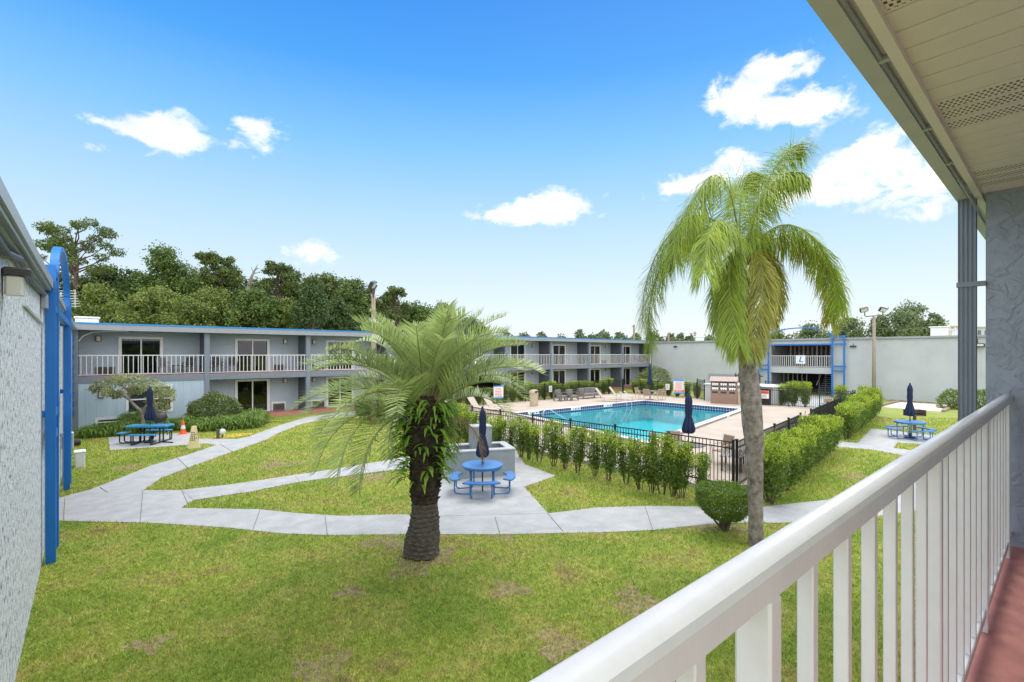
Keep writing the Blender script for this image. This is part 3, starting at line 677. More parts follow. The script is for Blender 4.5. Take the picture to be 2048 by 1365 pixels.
# ================================================================== SIDE BUILDINGS WITH BLUE ARCHES
ST = lambda b, n_, m, t: b.build(n_, m, t)
def side_building(name, label, loc, rz, U0, U1, o0, o1, mwall, zt=5.15):
    """local frame: u along the wall (x), outward is -y, wall face at y = 0; opening from o0 to o1"""
    t = thing(name, label, 'building', loc, rz)
    zu0, zs = 2.62, 2.05; th = .3
    b = MB().box(U0, o0, 0, th, -.1, zt).box(o1, U1, 0, th, -.1, zt).box(o0, o1, 0, th, 4.72, zt).box(o0, o1, 0, th, zs, zu0)
    ST(b, 'wall', mwall, t)
    ST(MB().box(U0, U1, 5.2, 10, -.1, zt).box(U0, U0 + .3, th, 5.2, -.1, zt).box(U1 - .3, U1, th, 5.2, -.1, zt), 'building_core', mwall, t)
    ST(MB().box(U0, U1, 0.12, 10, zt + .001, zt + .14), 'roof', 'roofing', t)
    gp = MB().box(U0, U1, -.13, .10, zt, zt + .16).box(U0, U1, -.16, -.131, zt + .05, zt + .19)
    ST(gp, 'gutter', 'metal_grey', t)
    # recess
    for r in (MB().box(o0 - .2, o0 - .001, th, 5.2, 0, zt - .2), MB().box(o1 + .001, o1 + .2, th, 5.2, 0, zt - .2)): ST(r, 'recess_side', 'slate', t)
    ST(MB().box(o0, o1, th, 4.9, 2.35, zu0 - .01), 'landing', 'red_floor', t)
    ST(MB().box(o0, o1, th, 5.19, 4.75, 4.9), 'recess_ceiling', 'soffit', t)
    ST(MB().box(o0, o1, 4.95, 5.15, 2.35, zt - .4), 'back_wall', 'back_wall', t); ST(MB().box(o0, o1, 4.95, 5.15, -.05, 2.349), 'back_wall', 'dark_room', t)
    for k in range(13):
        u = o0 + .25 + k * (o1 - o0 - .5) / 12
        ST(MB().box(u - .06, u + .06, 4.6, 4.72, zu0, 4.75), 'column', 'stucco_grey' if k % 3 else 'white', t)
    for k in range(6):
        u = o0 + .3 + k * .42
        ST(MB().box(u - .04, u + .04, 2.6, 2.68, 0, 2.35), 'column', 'metal_grey', t)
    for k in range(4):
        u = o0 + 3.2 + k * .55
        ST(MB().box(u - .05, u + .05, 3.6, 3.7, 0, 2.35), 'column', 'slate', t)
    st = MB()
    for k in range(12): st.box(o1 - 1.75, o1 - .55, 1.6 + k * .25, 1.9 + k * .25, .02 + k * .19, .08 + k * .19)
    s_ = ST(st, 'stair', 'slate', t); ST(MB().bar((o1 - 1.8, 1.6, .9), (o1 - 1.8, 4.4, 3.0), .05).bar((o1 - .5, 1.6, .1), (o1 - .5, 4.4, 2.2), .06, .25), 'stair_rail', 'pvc', s_)
    b = MB().box(o0, o1, .02, .08, zu0 + 1.05, zu0 + 1.10).box(o0, o1, .035, .065, zu0 + .05, zu0 + .085)
    for u in np.linspace(o0 + .12, o1 - .12, 28): b.box(u - .02, u + .02, .03, .07, zu0 + .0851, zu0 + 1.0499)
    ST(b, 'railing', 'rail_white', t)
    return t
def arch_frame(label, loc, rz):
    t = thing('arch_frame', label, 'arch frame', loc, rz)
    H_ = 5.55; U = (0, .92, 6.42, 7.34); w_ = .13
    for u in U: ST(MB().box(u - w_ / 2, u + w_ / 2, -.072, .072, 0, H_), 'post', 'frame_blue', t)
    for a, b_ in ((0, 1), (2, 3)):
        for z in (H_ - .16, 4.70, 2.70, 2.28): ST(MB().box(U[a] + w_ / 2, U[b_] - w_ / 2, -.06, .06, z, z + .14), 'beam', 'frame_blue', t)
    ST(MB().box(U[1] + w_ / 2, U[2] - w_ / 2, -.06, .06, 4.70, 4.84), 'beam', 'frame_blue', t)
    for u in U[:1] + U[3:]:
        for z in (4.72, 2.72): ST(MB().box(u - .05, u + .05, .073, .42, z, z + .12), 'wall_tie', 'frame_blue', t)
    ar = MB(); n_ = 28; c = (U[1] + U[2]) / 2; rx = (U[2] - U[1]) / 2; rz_ = .86
    pr = [(c + rx * math.cos(PI - PI * i / n_), H_ - .02 + rz_ * math.sin(PI * i / n_)) for i in range(n_ + 1)]
    pi_ = [(c + (rx - .12) * math.cos(PI - PI * i / n_), H_ - .02 + (rz_ - .10) * math.sin(PI * i / n_)) for i in range(n_ + 1)]
    for i in range(n_):
        (a0, a1), (b0, b1), (c0, c1), (d0, d1) = pr[i], pr[i + 1], pi_[i], pi_[i + 1]
        ar.add([(a0, -.07, a1), (b0, -.07, b1), (d0, -.07, d1), (c0, -.07, c1), (a0, .07, a1), (b0, .07, b1), (d0, .07, d1), (c0, .07, c1)], [(0, 3, 2, 1), (4, 5, 6, 7), (0, 1, 5, 4), (2, 3, 7, 6)])
    ST(ar, 'arch', 'frame_blue', t)
    return t
LX, RX = -.68, 51.7
lb = side_building('stucco_building', 'pale speckled stucco building wall along the left edge with grey gutter', (LX, 0, 0), R(90 - 1), 2.2, KY - .45, 13.9, 18.9, 'stucco_speckle', 5.06)
arch_frame('tall blue steel arch frame standing against the speckled stucco wall at left', (-.337, 12.6, 0), R(90 - 1.45))
rb = side_building('grey_building', 'long plain light grey building closing the far right side of the courtyard', (RX, 20.7, 0), R(-90), -12.5, 46, .98, 6.36, 'stucco_grey')
arch_frame('blue steel arch frame around the balcony opening of the far grey building', (RX - .36, 20.7, 0), R(-90))
# left building: small fittings
MB().tube([(9.2, -.02, 4.55), (12.2, -.02, 4.45), (12.25, -.02, 4.75)], .022).build('conduit', 'pvc', lb)
MB().bbox(12.15, 12.42, -.10, -.001, 4.72, 4.98, .02).build('junction_box', 'metal_grey', lb)
MB().tube([(4, -.06, 4.98), (7, -.05, 4.90), (8, -.07, 4.99), (10, -.05, 4.93), (12.6, -.06, 4.97)], .035).build('conduit', 'slate_dark_shade', lb)
MB().tube([(4, -.04, 5.08), (8, -.05, 5.05), (12.9, -.04, 5.07)], .025).build('conduit', 'metal_grey', lb)
for u in (21.0, 22.2, 24.5): MB().tube([(u, -.08, 0), (u, -.08, 5.1)], .06).build('downspout', 'pvc', lb)
MB().tube([(19.9, -.10, .0), (19.9, -.10, 1.4), (20.0, -.02, 1.5)], .05).build('pipe', 'galv', lb)
MB().tube([(20.4, -.16, .0), (20.4, -.16, 1.1)], .07).bbox(20.25, 20.55, -.3, -.02, 1.0, 1.5, .03).build('meter', 'galv', lb)
t = thing('floodlight', 'small boxy floodlight with dark cap on the left stucco wall', 'floodlight', (LX + .0175 * 7.2, 7.2, 4.72), R(89))
MB().bbox(-.12, .12, -.22, -.001, -.02, .06, .02).build('cap', 'fixture', t); MB().bbox(-.10, .10, -.16, -.02, -.22, -.021, .02).build('lamp_body', 'lamp_lens', t)
p = g(152, 935)
t = thing('utility_box', 'low white utility box on the grass beside the left blue arch frame', 'utility box', (p.x + .1, p.y, 0), R(90))
MB().bbox(-.22, .22, -.14, .14, 0, .52, .04).build('cabinet', 'pvc', t); MB().bbox(-.24, .24, -.16, .16, .521, .57, .02).build('lid', 'white', t)
p = g(146, 893)
tag(MB().tube([(p.x - .45, p.y, .16), (p.x + .25, p.y, .16)], .13, 12).build('drain_pipe', 'fixture'), 'short black corrugated drain pipe lying on the grass by the left wall', 'pipe')
an = thing('roof_antenna', 'white finned television antenna on the roof of the left building', 'antenna', (*at(122, 600, 20)[:2], 5.2), R(-41.5))
MB().tube([(0, 0, 0), (0, 0, 2.3)], .03).build('mast', 'pvc', an)
b = MB()
for k in range(7): b.bar((-.2, 0, 1.2 + k * .2), (1.5 - .06 * k, 0, 1.2 + k * .2), .035)
b.bar((.3, 0, 1.1), (.3, 0, 2.5), .03).bar((1.1, 0, 1.1), (1.1, 0, 2.5), .03); b.build('elements', 'pvc', an); an.scale = (.52,) * 3
# right building: floodlights and roof bits
def wallpack(label, u, z, lit, s_=1.0):
    t = thing('wall_floodlight', label, 'floodlight', (RX, 20.7 - u, z), R(-90))
    t.scale = (s_,) * 3; MB().bbox(-.42, .42, -.38, -.001, -.12, .14, .04).build('housing', 'fixture', t); MB().box(-.36, .36, -.39, -.381, -.07, .08).build('lens', 'lamp_lens' if lit else 'fixture', t)
    MB().tube([(0, -.05, .14), (0, -.05, .5)], .02).build('conduit', 'fixture', t)
wallpack('black floodlight high on the far grey wall left of the queen palm', -9.35, 4.72, False, .5)
wallpack('black square floodlight on the grey wall right of the blue arch frame', 7.95, 4.55, False, .55)
wallpack('wide floodlight with pale lens on the grey wall at far right', 16.0, 4.55, True)
for k, (u, s_) in enumerate(((13.5, .5), (14.6, .3), (17.6, .4), (19.5, .25), (-2, .3), (-8, .25))):
    t = MB().bbox(-.3 - s_ / 2, .3 + s_ / 2, -.25, .25, 0, .3 + s_, .04).bbox(-.4 - s_ / 2, .4 + s_ / 2, -.32, .32, .301 + s_, .38 + s_, .02).build('roof_vent', 'white', rb); t.location = (u, 2.0 + k % 2, 5.29)

# letter signs
def letter_mesh(txt, size, depth, shear=.0):
    cu = bpy.data.curves.new('letter', 'FONT'); cu.body = txt; cu.size = size; cu.extrude = depth; cu.shear = shear; cu.align_x = 'CENTER'; cu.align_y = 'CENTER'; cu.offset = size * .02
    o = bpy.data.objects.new('letter', cu); COL.objects.link(o); dg = bpy.context.evaluated_depsgraph_get(); dg.update()
    me = bpy.data.meshes.new_from_object(o.evaluated_get(dg)); bpy.data.objects.remove(o); return me
def letter_sign(label, txt, loc, rz, s_=.78):
    t = thing('letter_sign', label, 'sign', loc, rz)
    MB().box(-s_ / 2, s_ / 2, -.02, .02, 0, s_).build('panel', 'white', t)
    me = letter_mesh(txt, s_ * .95, .006, .28); me.materials.clear(); me.materials.append(M['letter_blue'])
    o = bpy.data.objects.new('letter', me); COL.objects.link(o); o.parent = t; o.location = (0, -.027, s_ * .5); o.rotation_euler = (R(90), 0, 0)
    return t
letter_sign('white square sign with italic blue letter K on the balcony rail', 'K', (25.75, KY - .06, ZF + .3), 0, .92)
letter_sign('white square sign with italic blue letter L on the balcony rail', 'L', (RX - .03, 17.0, 2.95), R(-90), .80)
tag(MB().bbox(-.14, .14, -.03, .03, 0, .36, .01).build('notice_board', 'tan_frame'), 'small tan notice hanging below the L sign', 'notice').location = (RX - .05, 16.9, 2.56)

# ================================================================== OWN BALCONY
FZ, OX = EYE - 1.375, 5.02
ob = thing('near_balcony', 'near balcony with red floor, slatted cream ceiling and grey stucco end wall', 'balcony', (2.5, -.5, 0))
def obuild(b, n_, m, par=None): return b.build(n_, m, par or ob, world=True)
obuild(MB().box(-.5, 9, -1.5, .40, FZ - .28, FZ - .004), 'slab', 'slate')
obuild(MB().box(-.5, OX, -1.49, .395, FZ - .004, FZ), 'floor', 'red_floor')
obuild(MB().box(OX, OX + .3, -1.5, .413, FZ - .3, EYE + 1.19), 'end_wall', 'stucco_own')
obuild(MB().box(.9, 9, -1.75, -1.5, 0, EYE + 1.5), 'facade_wall', 'facade_white')
obuild(MB().box(-.5, .9, -1.53, -1.5, FZ, FZ + .1).box(-.5, -.4, -1.6, -1.5, 0, EYE + 1.19), 'corner_post', 'facade_white')
obuild(MB().box(-.5, OX, -.35, -.1, 0, FZ - .29).box(OX + .3, 9, -1.5, .2, 0, EYE + 1.19), 'lower_wall', 'stucco_own')
SZ = EYE + 1.185
b = MB(); bv = MB()
def pan(x0, x1, vent):
    for k in range(3):
        a = x0 + k * (x1 - x0) / 3; c = x0 + (k + 1) * (x1 - x0) / 3
        b.box(a + .006, c - .006, -1.49, .43, SZ, SZ + .02); b.box(c - .006, c + .006, -1.49, .43, SZ + .012, SZ + .021)
        if vent: bv.box(a + .022, c - .022, -1.48, .42, SZ - .0015, SZ - .0005)
x = -.5; k = 0
pw = .452
xs0 = 2.12 - pw * 6
for k in range(0, 13):
    xa = xs0 + k * pw
    if xa > OX: break
    pan(xa, min(xa + pw, OX + .2), k in (2, 5, 8, 11))
obuild(b, 'soffit', 'soffit'); obuild(bv, 'soffit_vent', 'soffit_vent')
obuild(MB().box(-.6, 9, .43, .468, SZ - .03, SZ + .05), 'trim', 'soffit')
obuild(MB().box(-.6, 9, .468, .505, SZ - .004, SZ + .008), 'gutter_back', 'gutter_grey')
obuild(MB().box(-.6, 9, .507, .566, SZ - .03, SZ + .012), 'gutter_floor', 'gutter_grey')
obuild(MB().box(-.6, 9, .566, .572, SZ - .03, SZ + .14), 'gutter', 'gutter_grey')
obuild(MB().box(-.6, 9, -2.2, .58, SZ + .16, SZ + .22).box(-.6, 9, .44, .505, SZ + .05, SZ + .16), 'roof', 'roofing')
obuild(MB().tube([(-.5, .500, SZ - .016), (2.6, .500, SZ - .016), (4.4, .498, SZ - .016), (4.55, .485, SZ - .04), (OX - .02, .44, SZ - .16)], .009), 'conduit', 'galv')
for xx in (1.5, 2.4, 3.3, 4.0, 4.6): obuild(MB().box(xx - .012, xx + .012, .47, .515, SZ - .028, SZ - .005), 'hanger', 'galv')
# fluted downspout with wall strap
ds = MB(); fl = []
xA, xB, yA, yB = OX - .03, OX + .05, .463, .562
pts = []
for i in range(9): pts.append((xA - (.0 if i % 2 else .008), yA + (yB - yA) * i / 8))
prof = pts + [(xB, yB), (xB, yA)]
ds.prism(prof, 0.05, SZ - .02)
obuild(ds, 'downspout', 'slate'); obuild(MB().box(xA - .012, xA + .03, .41, .57, EYE + .50, EYE + .535), 'downspout_strap', 'slate')
# railing
RT = EYE - .283
rl = thing('balcony_railing', 'white metal railing of square balusters running along the near balcony', 'railing', (2.4, .29, FZ))
y0, y1 = .268, .318
prof = [(y0, RT - .052), (y0, RT - .018), (y0 + .004, RT - .008), (y0 + .012, RT - .001), (y0 + .020, RT + .001), (y1 - .012, RT + .001), (y1 - .004, RT - .004), (y1, RT - .014), (y1, RT - .052)]
cap = MB(); n_ = len(prof); XA, XB = -.35, OX
cap.add([(XA, y, z) for y, z in prof] + [(XB, y, z) for y, z in prof], [(i, (i + 1) % n_, n_ + (i + 1) % n_, n_ + i) for i in range(n_)] + [tuple(range(n_ - 1, -1, -1)), tuple(range(n_, 2 * n_))])
o = cap.build('top_rail', 'rail_white', rl, world=True)
for p_ in o.data.polygons: p_.use_smooth = p_.index in (2, 3, 4, 5, 6, 7)
MB().bbox(XA, XB, .274, .308, FZ + .075, FZ + .115, .004).build('bottom_rail', 'rail_white', rl, world=True)
k = 0; x = .72 - .19 * 5
kk = -5
while x < OX - .06:
    if kk % 7 == 0: MB().bbox(x - .016, x + .024, .268, .318, FZ - .0, RT - .053, .004).build('post', 'rail_white', rl, world=True)
    else: MB().bbox(x - .0125, x + .0125, .2765, .3015, FZ + .116, RT - .053, .002).build('baluster', 'rail_white', rl, world=True)
    x += .19; kk += 1
bx = 2.06
b = MB().box(bx - .03, bx + .03, .20, .268, FZ, FZ + .012).box(bx - .012, bx + .012, .215, .268, FZ + .012, FZ + .075).tube([(bx, .225, FZ + .012), (bx, .225, FZ + .03)], .012, 6)
b.build('foot_bracket', 'galv', rl, world=True)

# ================================================================== PALMS
def smooth_poly(pts, n_):
    """Catmull-Rom through points"""
    P = np.array([tuple(p) for p in pts], float); P = np.vstack([2 * P[0] - P[1], P, 2 * P[-1] - P[-2]]); k = len(P) - 3; out = []
    for u in np.linspace(0, k, n_):
        i = min(int(u), k - 1); t = u - i; a, b_, c_, d_ = P[i:i + 4]
        out.append(.5 * ((2 * b_) + (-a + c_) * t + (2 * a - 5 * b_ + 4 * c_ - d_) * t * t + (-a + 3 * b_ - 3 * c_ + d_) * t ** 3))
    return np.array(out)
def frond_geo(R_, side, leaf, width, fwd, lift, droop, jit, start=.14, plum=0.0, tip=.35):
    """leaflets on both sides of rachis R_ (n,3); returns (V,F) of bent blades"""
    n_ = len(R_); T = unit(np.gradient(R_, axis=0)); S0 = np.asarray(side, float)
    S = unit(S0 - T * (T @ S0)[:, None]); Nn = np.cross(S, T); Nn *= np.sign(Nn[0, 2] + 1e-6)
    V = []; F = []; o = 0
    s = np.linspace(0, 1, n_)
    for sg in (-1, 1):
        msk = s >= start; m_ = msk.sum(); p = R_[msk] + rng.normal(0, .006, (m_, 3)); t = T[msk]; si = S[msk] * sg; nn = Nn[msk]; ss = s[msk]
        l_ = leaf * np.clip((ss - start) * 6 + .45, 0, 1) * (1 - (1 - tip) * ss ** 2.2) * rng.uniform(.82, 1.1, m_)
        f_ = (fwd + .35 * ss)[:, None] * rng.uniform(.8, 1.2, (m_, 1))
        d = unit(si + t * f_ + nn * (lift + plum * rng.normal(0, 1, m_))[:, None] + rng.normal(0, jit, (m_, 3)))
        L_ = l_[:, None]; dn = np.array([0, 0, -1.0])
        p1 = p + d * L_ * .5 + dn * L_ * droop * .18; d2 = unit(d + dn * droop * rng.uniform(.7, 1.3, (m_, 1))); p2 = p1 + d2 * L_ * .5
        w_ = unit(np.cross(d, nn)) * width * .5
        v = np.stack([p - w_ * .6, p + w_ * .6, p1 + w_, p1 - w_, p2 + w_ * .15, p2 - w_ * .15], 1).reshape(-1, 3)
        b_ = np.arange(m_)[:, None] * 6 + o
        F.append(np.concatenate([b_ + np.array([0, 1, 2, 3]), b_ + np.array([3, 2, 4, 5])])); V.append(v); o += len(v)
    return np.concatenate(V), np.concatenate(F)
def rachis_tube(R_, r0, r1, m, parent, name='rachis'):
    k = np.linspace(0, len(R_) - 1, 14).astype(int)
    return MB().tube([Vector(R_[i]) for i in k], [r0 + (r1 - r0) * j / 13 for j in range(14)], 5).build(name, m, parent)

# --- squat pindo palm
pb = g(843, 1110); pd = thing('pindo_palm', 'squat pindo palm with arching grey green fronds on the near lawn', 'palm tree', pb)
prof = []; zz = np.linspace(0, 3.1, 74)
for i, z in enumerate(zz):
    r = .325 - .02 * min(1, z / .4) if z < .4 else .30 - .06 * math.sin(min(1, (z - .4) / .6) * PI / 2) if z < 1.0 else .235 + .06 * min(1, (z - 1.0) / .7)
    if z > 2.6: r -= (z - 2.6) * .22
    prof.append((r + .018 * (i % 2) + rng.normal(0, .006), z))
lean = lambda b: [(x + .06 * math.sin(z * .9), y - .04 * z, z) for x, y, z in b.v]
def lumpy(t, z): return 1 + .06 * math.sin(3 * t + z * 5) + .05 * math.sin(7 * t - z * 9) + .04 * math.sin(13 * t + z * 31)
k1 = [p for p in prof if p[1] <= 1.02]; k2 = [p for p in prof if p[1] >= .98]
b = MB().lathe(k1, 40, fn=lumpy); b.v = lean(b); b.build('trunk_foot', 'pindo_root', pd, smooth=False)
b = MB().lathe(k2, 40, fn=lumpy)
for i in range(330):          # old leaf bases
    a = i * 2.39996; z = 1.02 + 2.0 * i / 330; r = .225 + .06 * min(1, (z - 1.0) / .7) - max(0, z - 2.6) * .2
    q = Vector((math.cos(a), math.sin(a), 0)); t_ = Vector((-q.y, q.x, 0)); h = rng.uniform(.05, .11); w_ = rng.uniform(.03, .055); out = rng.uniform(.03, .085)
    c = q * r + Vector((0, 0, z))
    b.add([c - t_ * w_, c + t_ * w_, c + q * out + t_ * w_ * .5 + Vector((0, 0, h)), c + q * out - t_ * w_ * .5 + Vector((0, 0, h)), c + q * (out * .3) + Vector((0, 0, h * 1.15))], [(0, 1, 2, 3), (3, 2, 4), (0, 3, 4), (1, 4, 2)])
b.v = lean(b); b.build('trunk', 'pindo_bark', pd)
b = MB()
for i in range(0):           # fine surface roots round the foot
    a = rng.uniform(0, 2 * PI); r = rng.uniform(.31, .40); b.tube([(r * .93 * math.cos(a), r * .93 * math.sin(a), rng.uniform(.04, .16)), ((r + .06) * math.cos(a), (r + .06) * math.sin(a), -.02)], .012, 4)
top = np.array([.06 * math.sin(2.8), -.12, 2.98]); NF = 56
for i in range(NF):
    f = i / (NF - 1); az = i * 2.39996 + rng.normal(0, .12)
    da = (az - R(-121) + PI) % (2 * PI) - PI
    if f > .62 and abs(da) < R(34): az += R(-46) if da < R(8) else R(40)
    lf_ = max(0, math.cos(az - R(150))); rt_ = max(0, math.cos(az - R(-41))); th0 = R(84 - (62 + 10 * lf_ - 16 * rt_) * f ** 1.2 + rng.normal(0, 7)); bend = R(46 + (40 + 12 * lf_ - 14 * rt_) * f + rng.normal(0, 10)); Lr = (1.8 + .65 * min(1, f * 2.2)) * rng.uniform(.92, 1.06)
    n_ = 84; s = np.linspace(0, 1, n_); pit = th0 - bend * s ** 1.35; ds = Lr / (n_ - 1); twist = rng.normal(0, .35)
    if i in (NF - 2, NF - 6): az, th0, bend, Lr = (R(-166), R(20), R(62), 1.55) if i == NF - 2 else (R(-146), R(4), R(72), 1.2)
    azs = az + twist * s
    st = np.stack([np.cos(pit) * np.cos(azs), np.cos(pit) * np.sin(azs), np.sin(pit)], 1) * ds
    R_ = top + np.array([math.cos(az), math.sin(az), 0]) * .08 - np.array([0, 0, .25 * f]) + np.cumsum(st, 0)
    V, F = frond_geo(R_, (-math.sin(az), math.cos(az), 0), .60, .022, .66, .58, .09, .07, start=.18)
    blade = raw_mesh('frond', V, F, 'frond_pindo', pd)
    rachis_tube(R_, .020, .004, 'rachis', blade)
# a browned frond and a flower spathe
for az, th0, bend, Lr in ((R(-62), 20, 118, 1.7), (R(20), 8, 112, 1.5)):
    s = np.linspace(0, 1, 50); pit = R(th0) - R(bend) * s ** 1.2
    R_ = top + np.array([0, 0, -.3]) + np.cumsum(np.stack([np.cos(pit) * math.cos(az), np.cos(pit) * math.sin(az), np.sin(pit)], 1) * Lr / 49, 0)
    V, F = frond_geo(R_, (-math.sin(az), math.cos(az), 0), .38, .014, .6, .2, .8, .09, start=.2)
    o = raw_mesh('frond', V, F, 'frond_dead', pd); o['label'] = 'withered brown frond'; rachis_tube(R_, .02, .005, 'rachis_dry', o)
MB().tube([Vector(top) + Vector((.05, -.1, -.2)), Vector(top) + Vector((.12, -.22, .25)), Vector(top) + Vector((.20, -.30, .75))], [.03, .035, .008], 6).build('flower_spathe', 'rachis_dry', pd)
# ferns growing on the upper trunk
def fern_geo(cx, cy, cz, az, L_, w_=.05):
    n_ = 9; s = np.linspace(0, 1, n_); pit = R(55) - R(120) * s
    c = np.array([cx, cy, cz]) + np.cumsum(np.stack([np.cos(pit) * math.cos(az), np.cos(pit) * math.sin(az), np.sin(pit)], 1) * L_ / n_, 0)
    sd = np.array([-math.sin(az), math.cos(az), 0]); wd = w_ * np.sin(np.linspace(.25, PI, n_)) * (1 + .35 * (np.arange(n_) % 2))
    V = np.concatenate([c + sd * wd[:, None], c - sd * wd[:, None]]); i = np.arange(n_ - 1)
    F = np.stack([i, i + 1, i + 1 + n_, i + n_], 1); return V, F
fparts = []
for i in range(560):
    a = rng.uniform(0, 2 * PI); z = 1.35 + 1.6 * rng.random() ** .7; side = rng.random()
    if side < .86: a = (R(-41.5) if side < .43 else R(138.5)) + rng.normal(0, .55)
    r = .25 + .05 * min(1, (z - 1) / .7)
    fparts.append(fern_geo(r * math.cos(a), r * math.sin(a) - .04 * z, z, a + rng.normal(0, .5), rng.uniform(.28, .62), rng.uniform(.016, .036)))
V, F = merge(fparts); fe = thing('fern_growth', 'bright green ferns sprouting from the upper trunk of the squat palm', 'fern', pb); raw_mesh('leaves', V, F, 'fern', fe)
MB().lathe([(.30, 2.0), (.335, 2.15), (.335, 2.35), (.30, 2.5)], 20, fn=lumpy).build('root_mat', 'pindo_bark', fe)

# --- tall queen palm
qb = g(1512, 1094); QT = 10.03
qp = thing('queen_palm', 'tall smooth trunked queen palm with drooping feathery fronds behind the near rail', 'palm tree', qb)
def q_at(px, py, dt): return np.array(tuple(at(px, py, QT + dt) - qb))
tr = [(1512, 1110, 15.5), (1512, 1085, 15), (1511, 1000, 14.5), (1509, 900, 17.5), (1505, 850, 20.5), (1501, 790, 20.5), (1496, 740, 18), (1491, 690, 15), (1487, 640, 14.5), (1484, 580, 13), (1483, 530, 9)]
C_ = smooth_poly([q_at(a, b_, 0) for a, b_, c in tr], 220); rr = np.interp(np.linspace(0, len(tr) - 1, 220), range(len(tr)), [c / 105 for a, b_, c in tr])
rr = rr * (1 + .026 * np.clip(np.linspace(-.3, 1.2, 220), 0, 1) * ((np.arange(220) % 3) / 2)) + rng.normal(0, .0012, 220)
MB().tube([Vector(p) for p in C_], list(rr), 24).build('trunk', 'queen_bark', qp, smooth=False)
QF = [  # (points px, depth offset at tip, material, leaflet length, droop, plumose)
    ([(1484, 540), (1474, 445), (1456, 370), (1425, 352), (1390, 405), (1368, 455), (1358, 500)], -.7, 'frond_queen', .85, 1.5, .35),
    ([(1483, 540), (1450, 460), (1405, 430), (1360, 455), (1322, 510), (1300, 580), (1296, 645)], .5, 'frond_queen', .80, 1.4, .35),
    ([(1483, 542), (1440, 480), (1390, 470), (1345, 510), (1318, 570), (1308, 640), (1312, 690)], 1.2, 'frond_queen', .75, 1.3, .3),
    ([(1486, 535), (1503, 440), (1530, 368), (1556, 322), (1578, 296), (1598, 288)], .1, 'frond_queen', .85, .62, .6),
    ([(1486, 540), (1500, 470), (1520, 400), (1560, 350), (1598, 345)], -.9, 'frond_queen', .7, 1.5, .4),
    ([(1486, 538), (1518, 478), (1560, 450), (1603, 462), (1638, 505), (1660, 560), (1668, 612)], .4, 'frond_queen', .72, 1.5, .35),
    ([(1486, 540), (1525, 490), (1575, 472), (1620, 500), (1648, 548), (1655, 600), (1650, 640)], 1.1, 'frond_yellow', .62, 1.4, .35),
    ([(1483, 535), (1466, 520), (1452, 560), (1446, 610), (1452, 660)], -.5, 'frond_queen', .62, 1.4, .4),
    ([(1484, 535), (1470, 500), (1460, 540), (1462, 600), (1470, 655), (1480, 690)], -1.0, 'frond_queen', .6, 1.5, .4),
    ([(1486, 530), (1505, 505), (1522, 540), (1520, 600), (1508, 660), (1500, 700)], -.8, 'frond_yellow', .6, 1.5, .4),
    ([(1487, 530), (1520, 500), (1544, 530), (1549, 585), (1540, 640)], .3, 'frond_yellow', .5, 1.5, .4),
    ([(1487, 530), (1512, 512), (1530, 550), (1532, 610), (1522, 655)], -.3, 'frond_dead', .42, 1.6, .45),
    ([(1484, 538), (1480, 450), (1485, 380), (1500, 345), (1520, 352)], 1.0, 'frond_queen', .75, 1.3, .4),
    ([(1484, 535), (1462, 470), (1440, 440), (1420, 480), (1412, 540)], -1.6, 'frond_queen', .7, 1.4, .35),
    ([(1486, 535), (1495, 480), (1510, 460), (1520, 500), (1518, 560)], 1.5, 'frond_queen', .65, 1.4, .35)]
for pts, dt, m_, ll, dr, pl in QF:
    k = len(pts); R_ = smooth_poly([q_at(1486 + (a - 1486) * 1.06, b_, dt * (j / (k - 1)) ** .8) for j, (a, b_) in enumerate(pts)], 185)
    chord = R_[-1] - R_[0]; hz = np.array([chord[0], chord[1], 0]); sd = np.array([-hz[1], hz[0], 0]) + rng.normal(0, .1, 3) * [1, 1, 0]; sd /= np.linalg.norm(sd)
    V, F = frond_geo(R_, sd, ll * 1.1, .0175, .6, .12, dr * 1.7, .22, start=.15, plum=pl, tip=.5)
    V2, F2 = frond_geo(R_, sd, ll * .95, .015, .45, -.1, dr * 1.5, .3, start=.18, plum=pl * 1.6, tip=.5)
    V, F = merge([(V, F), (V2, F2)])
    o = raw_mesh('frond', V, F, m_, qp)
    if m_ == 'frond_dead': o['label'] = 'dead brown hanging frond'
    elif m_ == 'frond_yellow': o['label'] = 'yellowing hanging frond'
    rachis_tube(R_, .022, .004, 'rachis_dry' if m_ == 'frond_dead' else 'rachis', o)
b = MB()
for (x0, y0, x1, y1) in ((1580, 312, 1583, 250), (1585, 312, 1588, 262), (1472, 352, 1493, 300)):
    p, q = Vector(q_at(x0, y0, 0)), Vector(q_at(x1, y1, -.1)); b.bar(p, p.lerp(q, .5), .016, .005).bar(p.lerp(q, .5), q, .008, .003)
b.build('spear_leaf', 'frond_queen', qp)

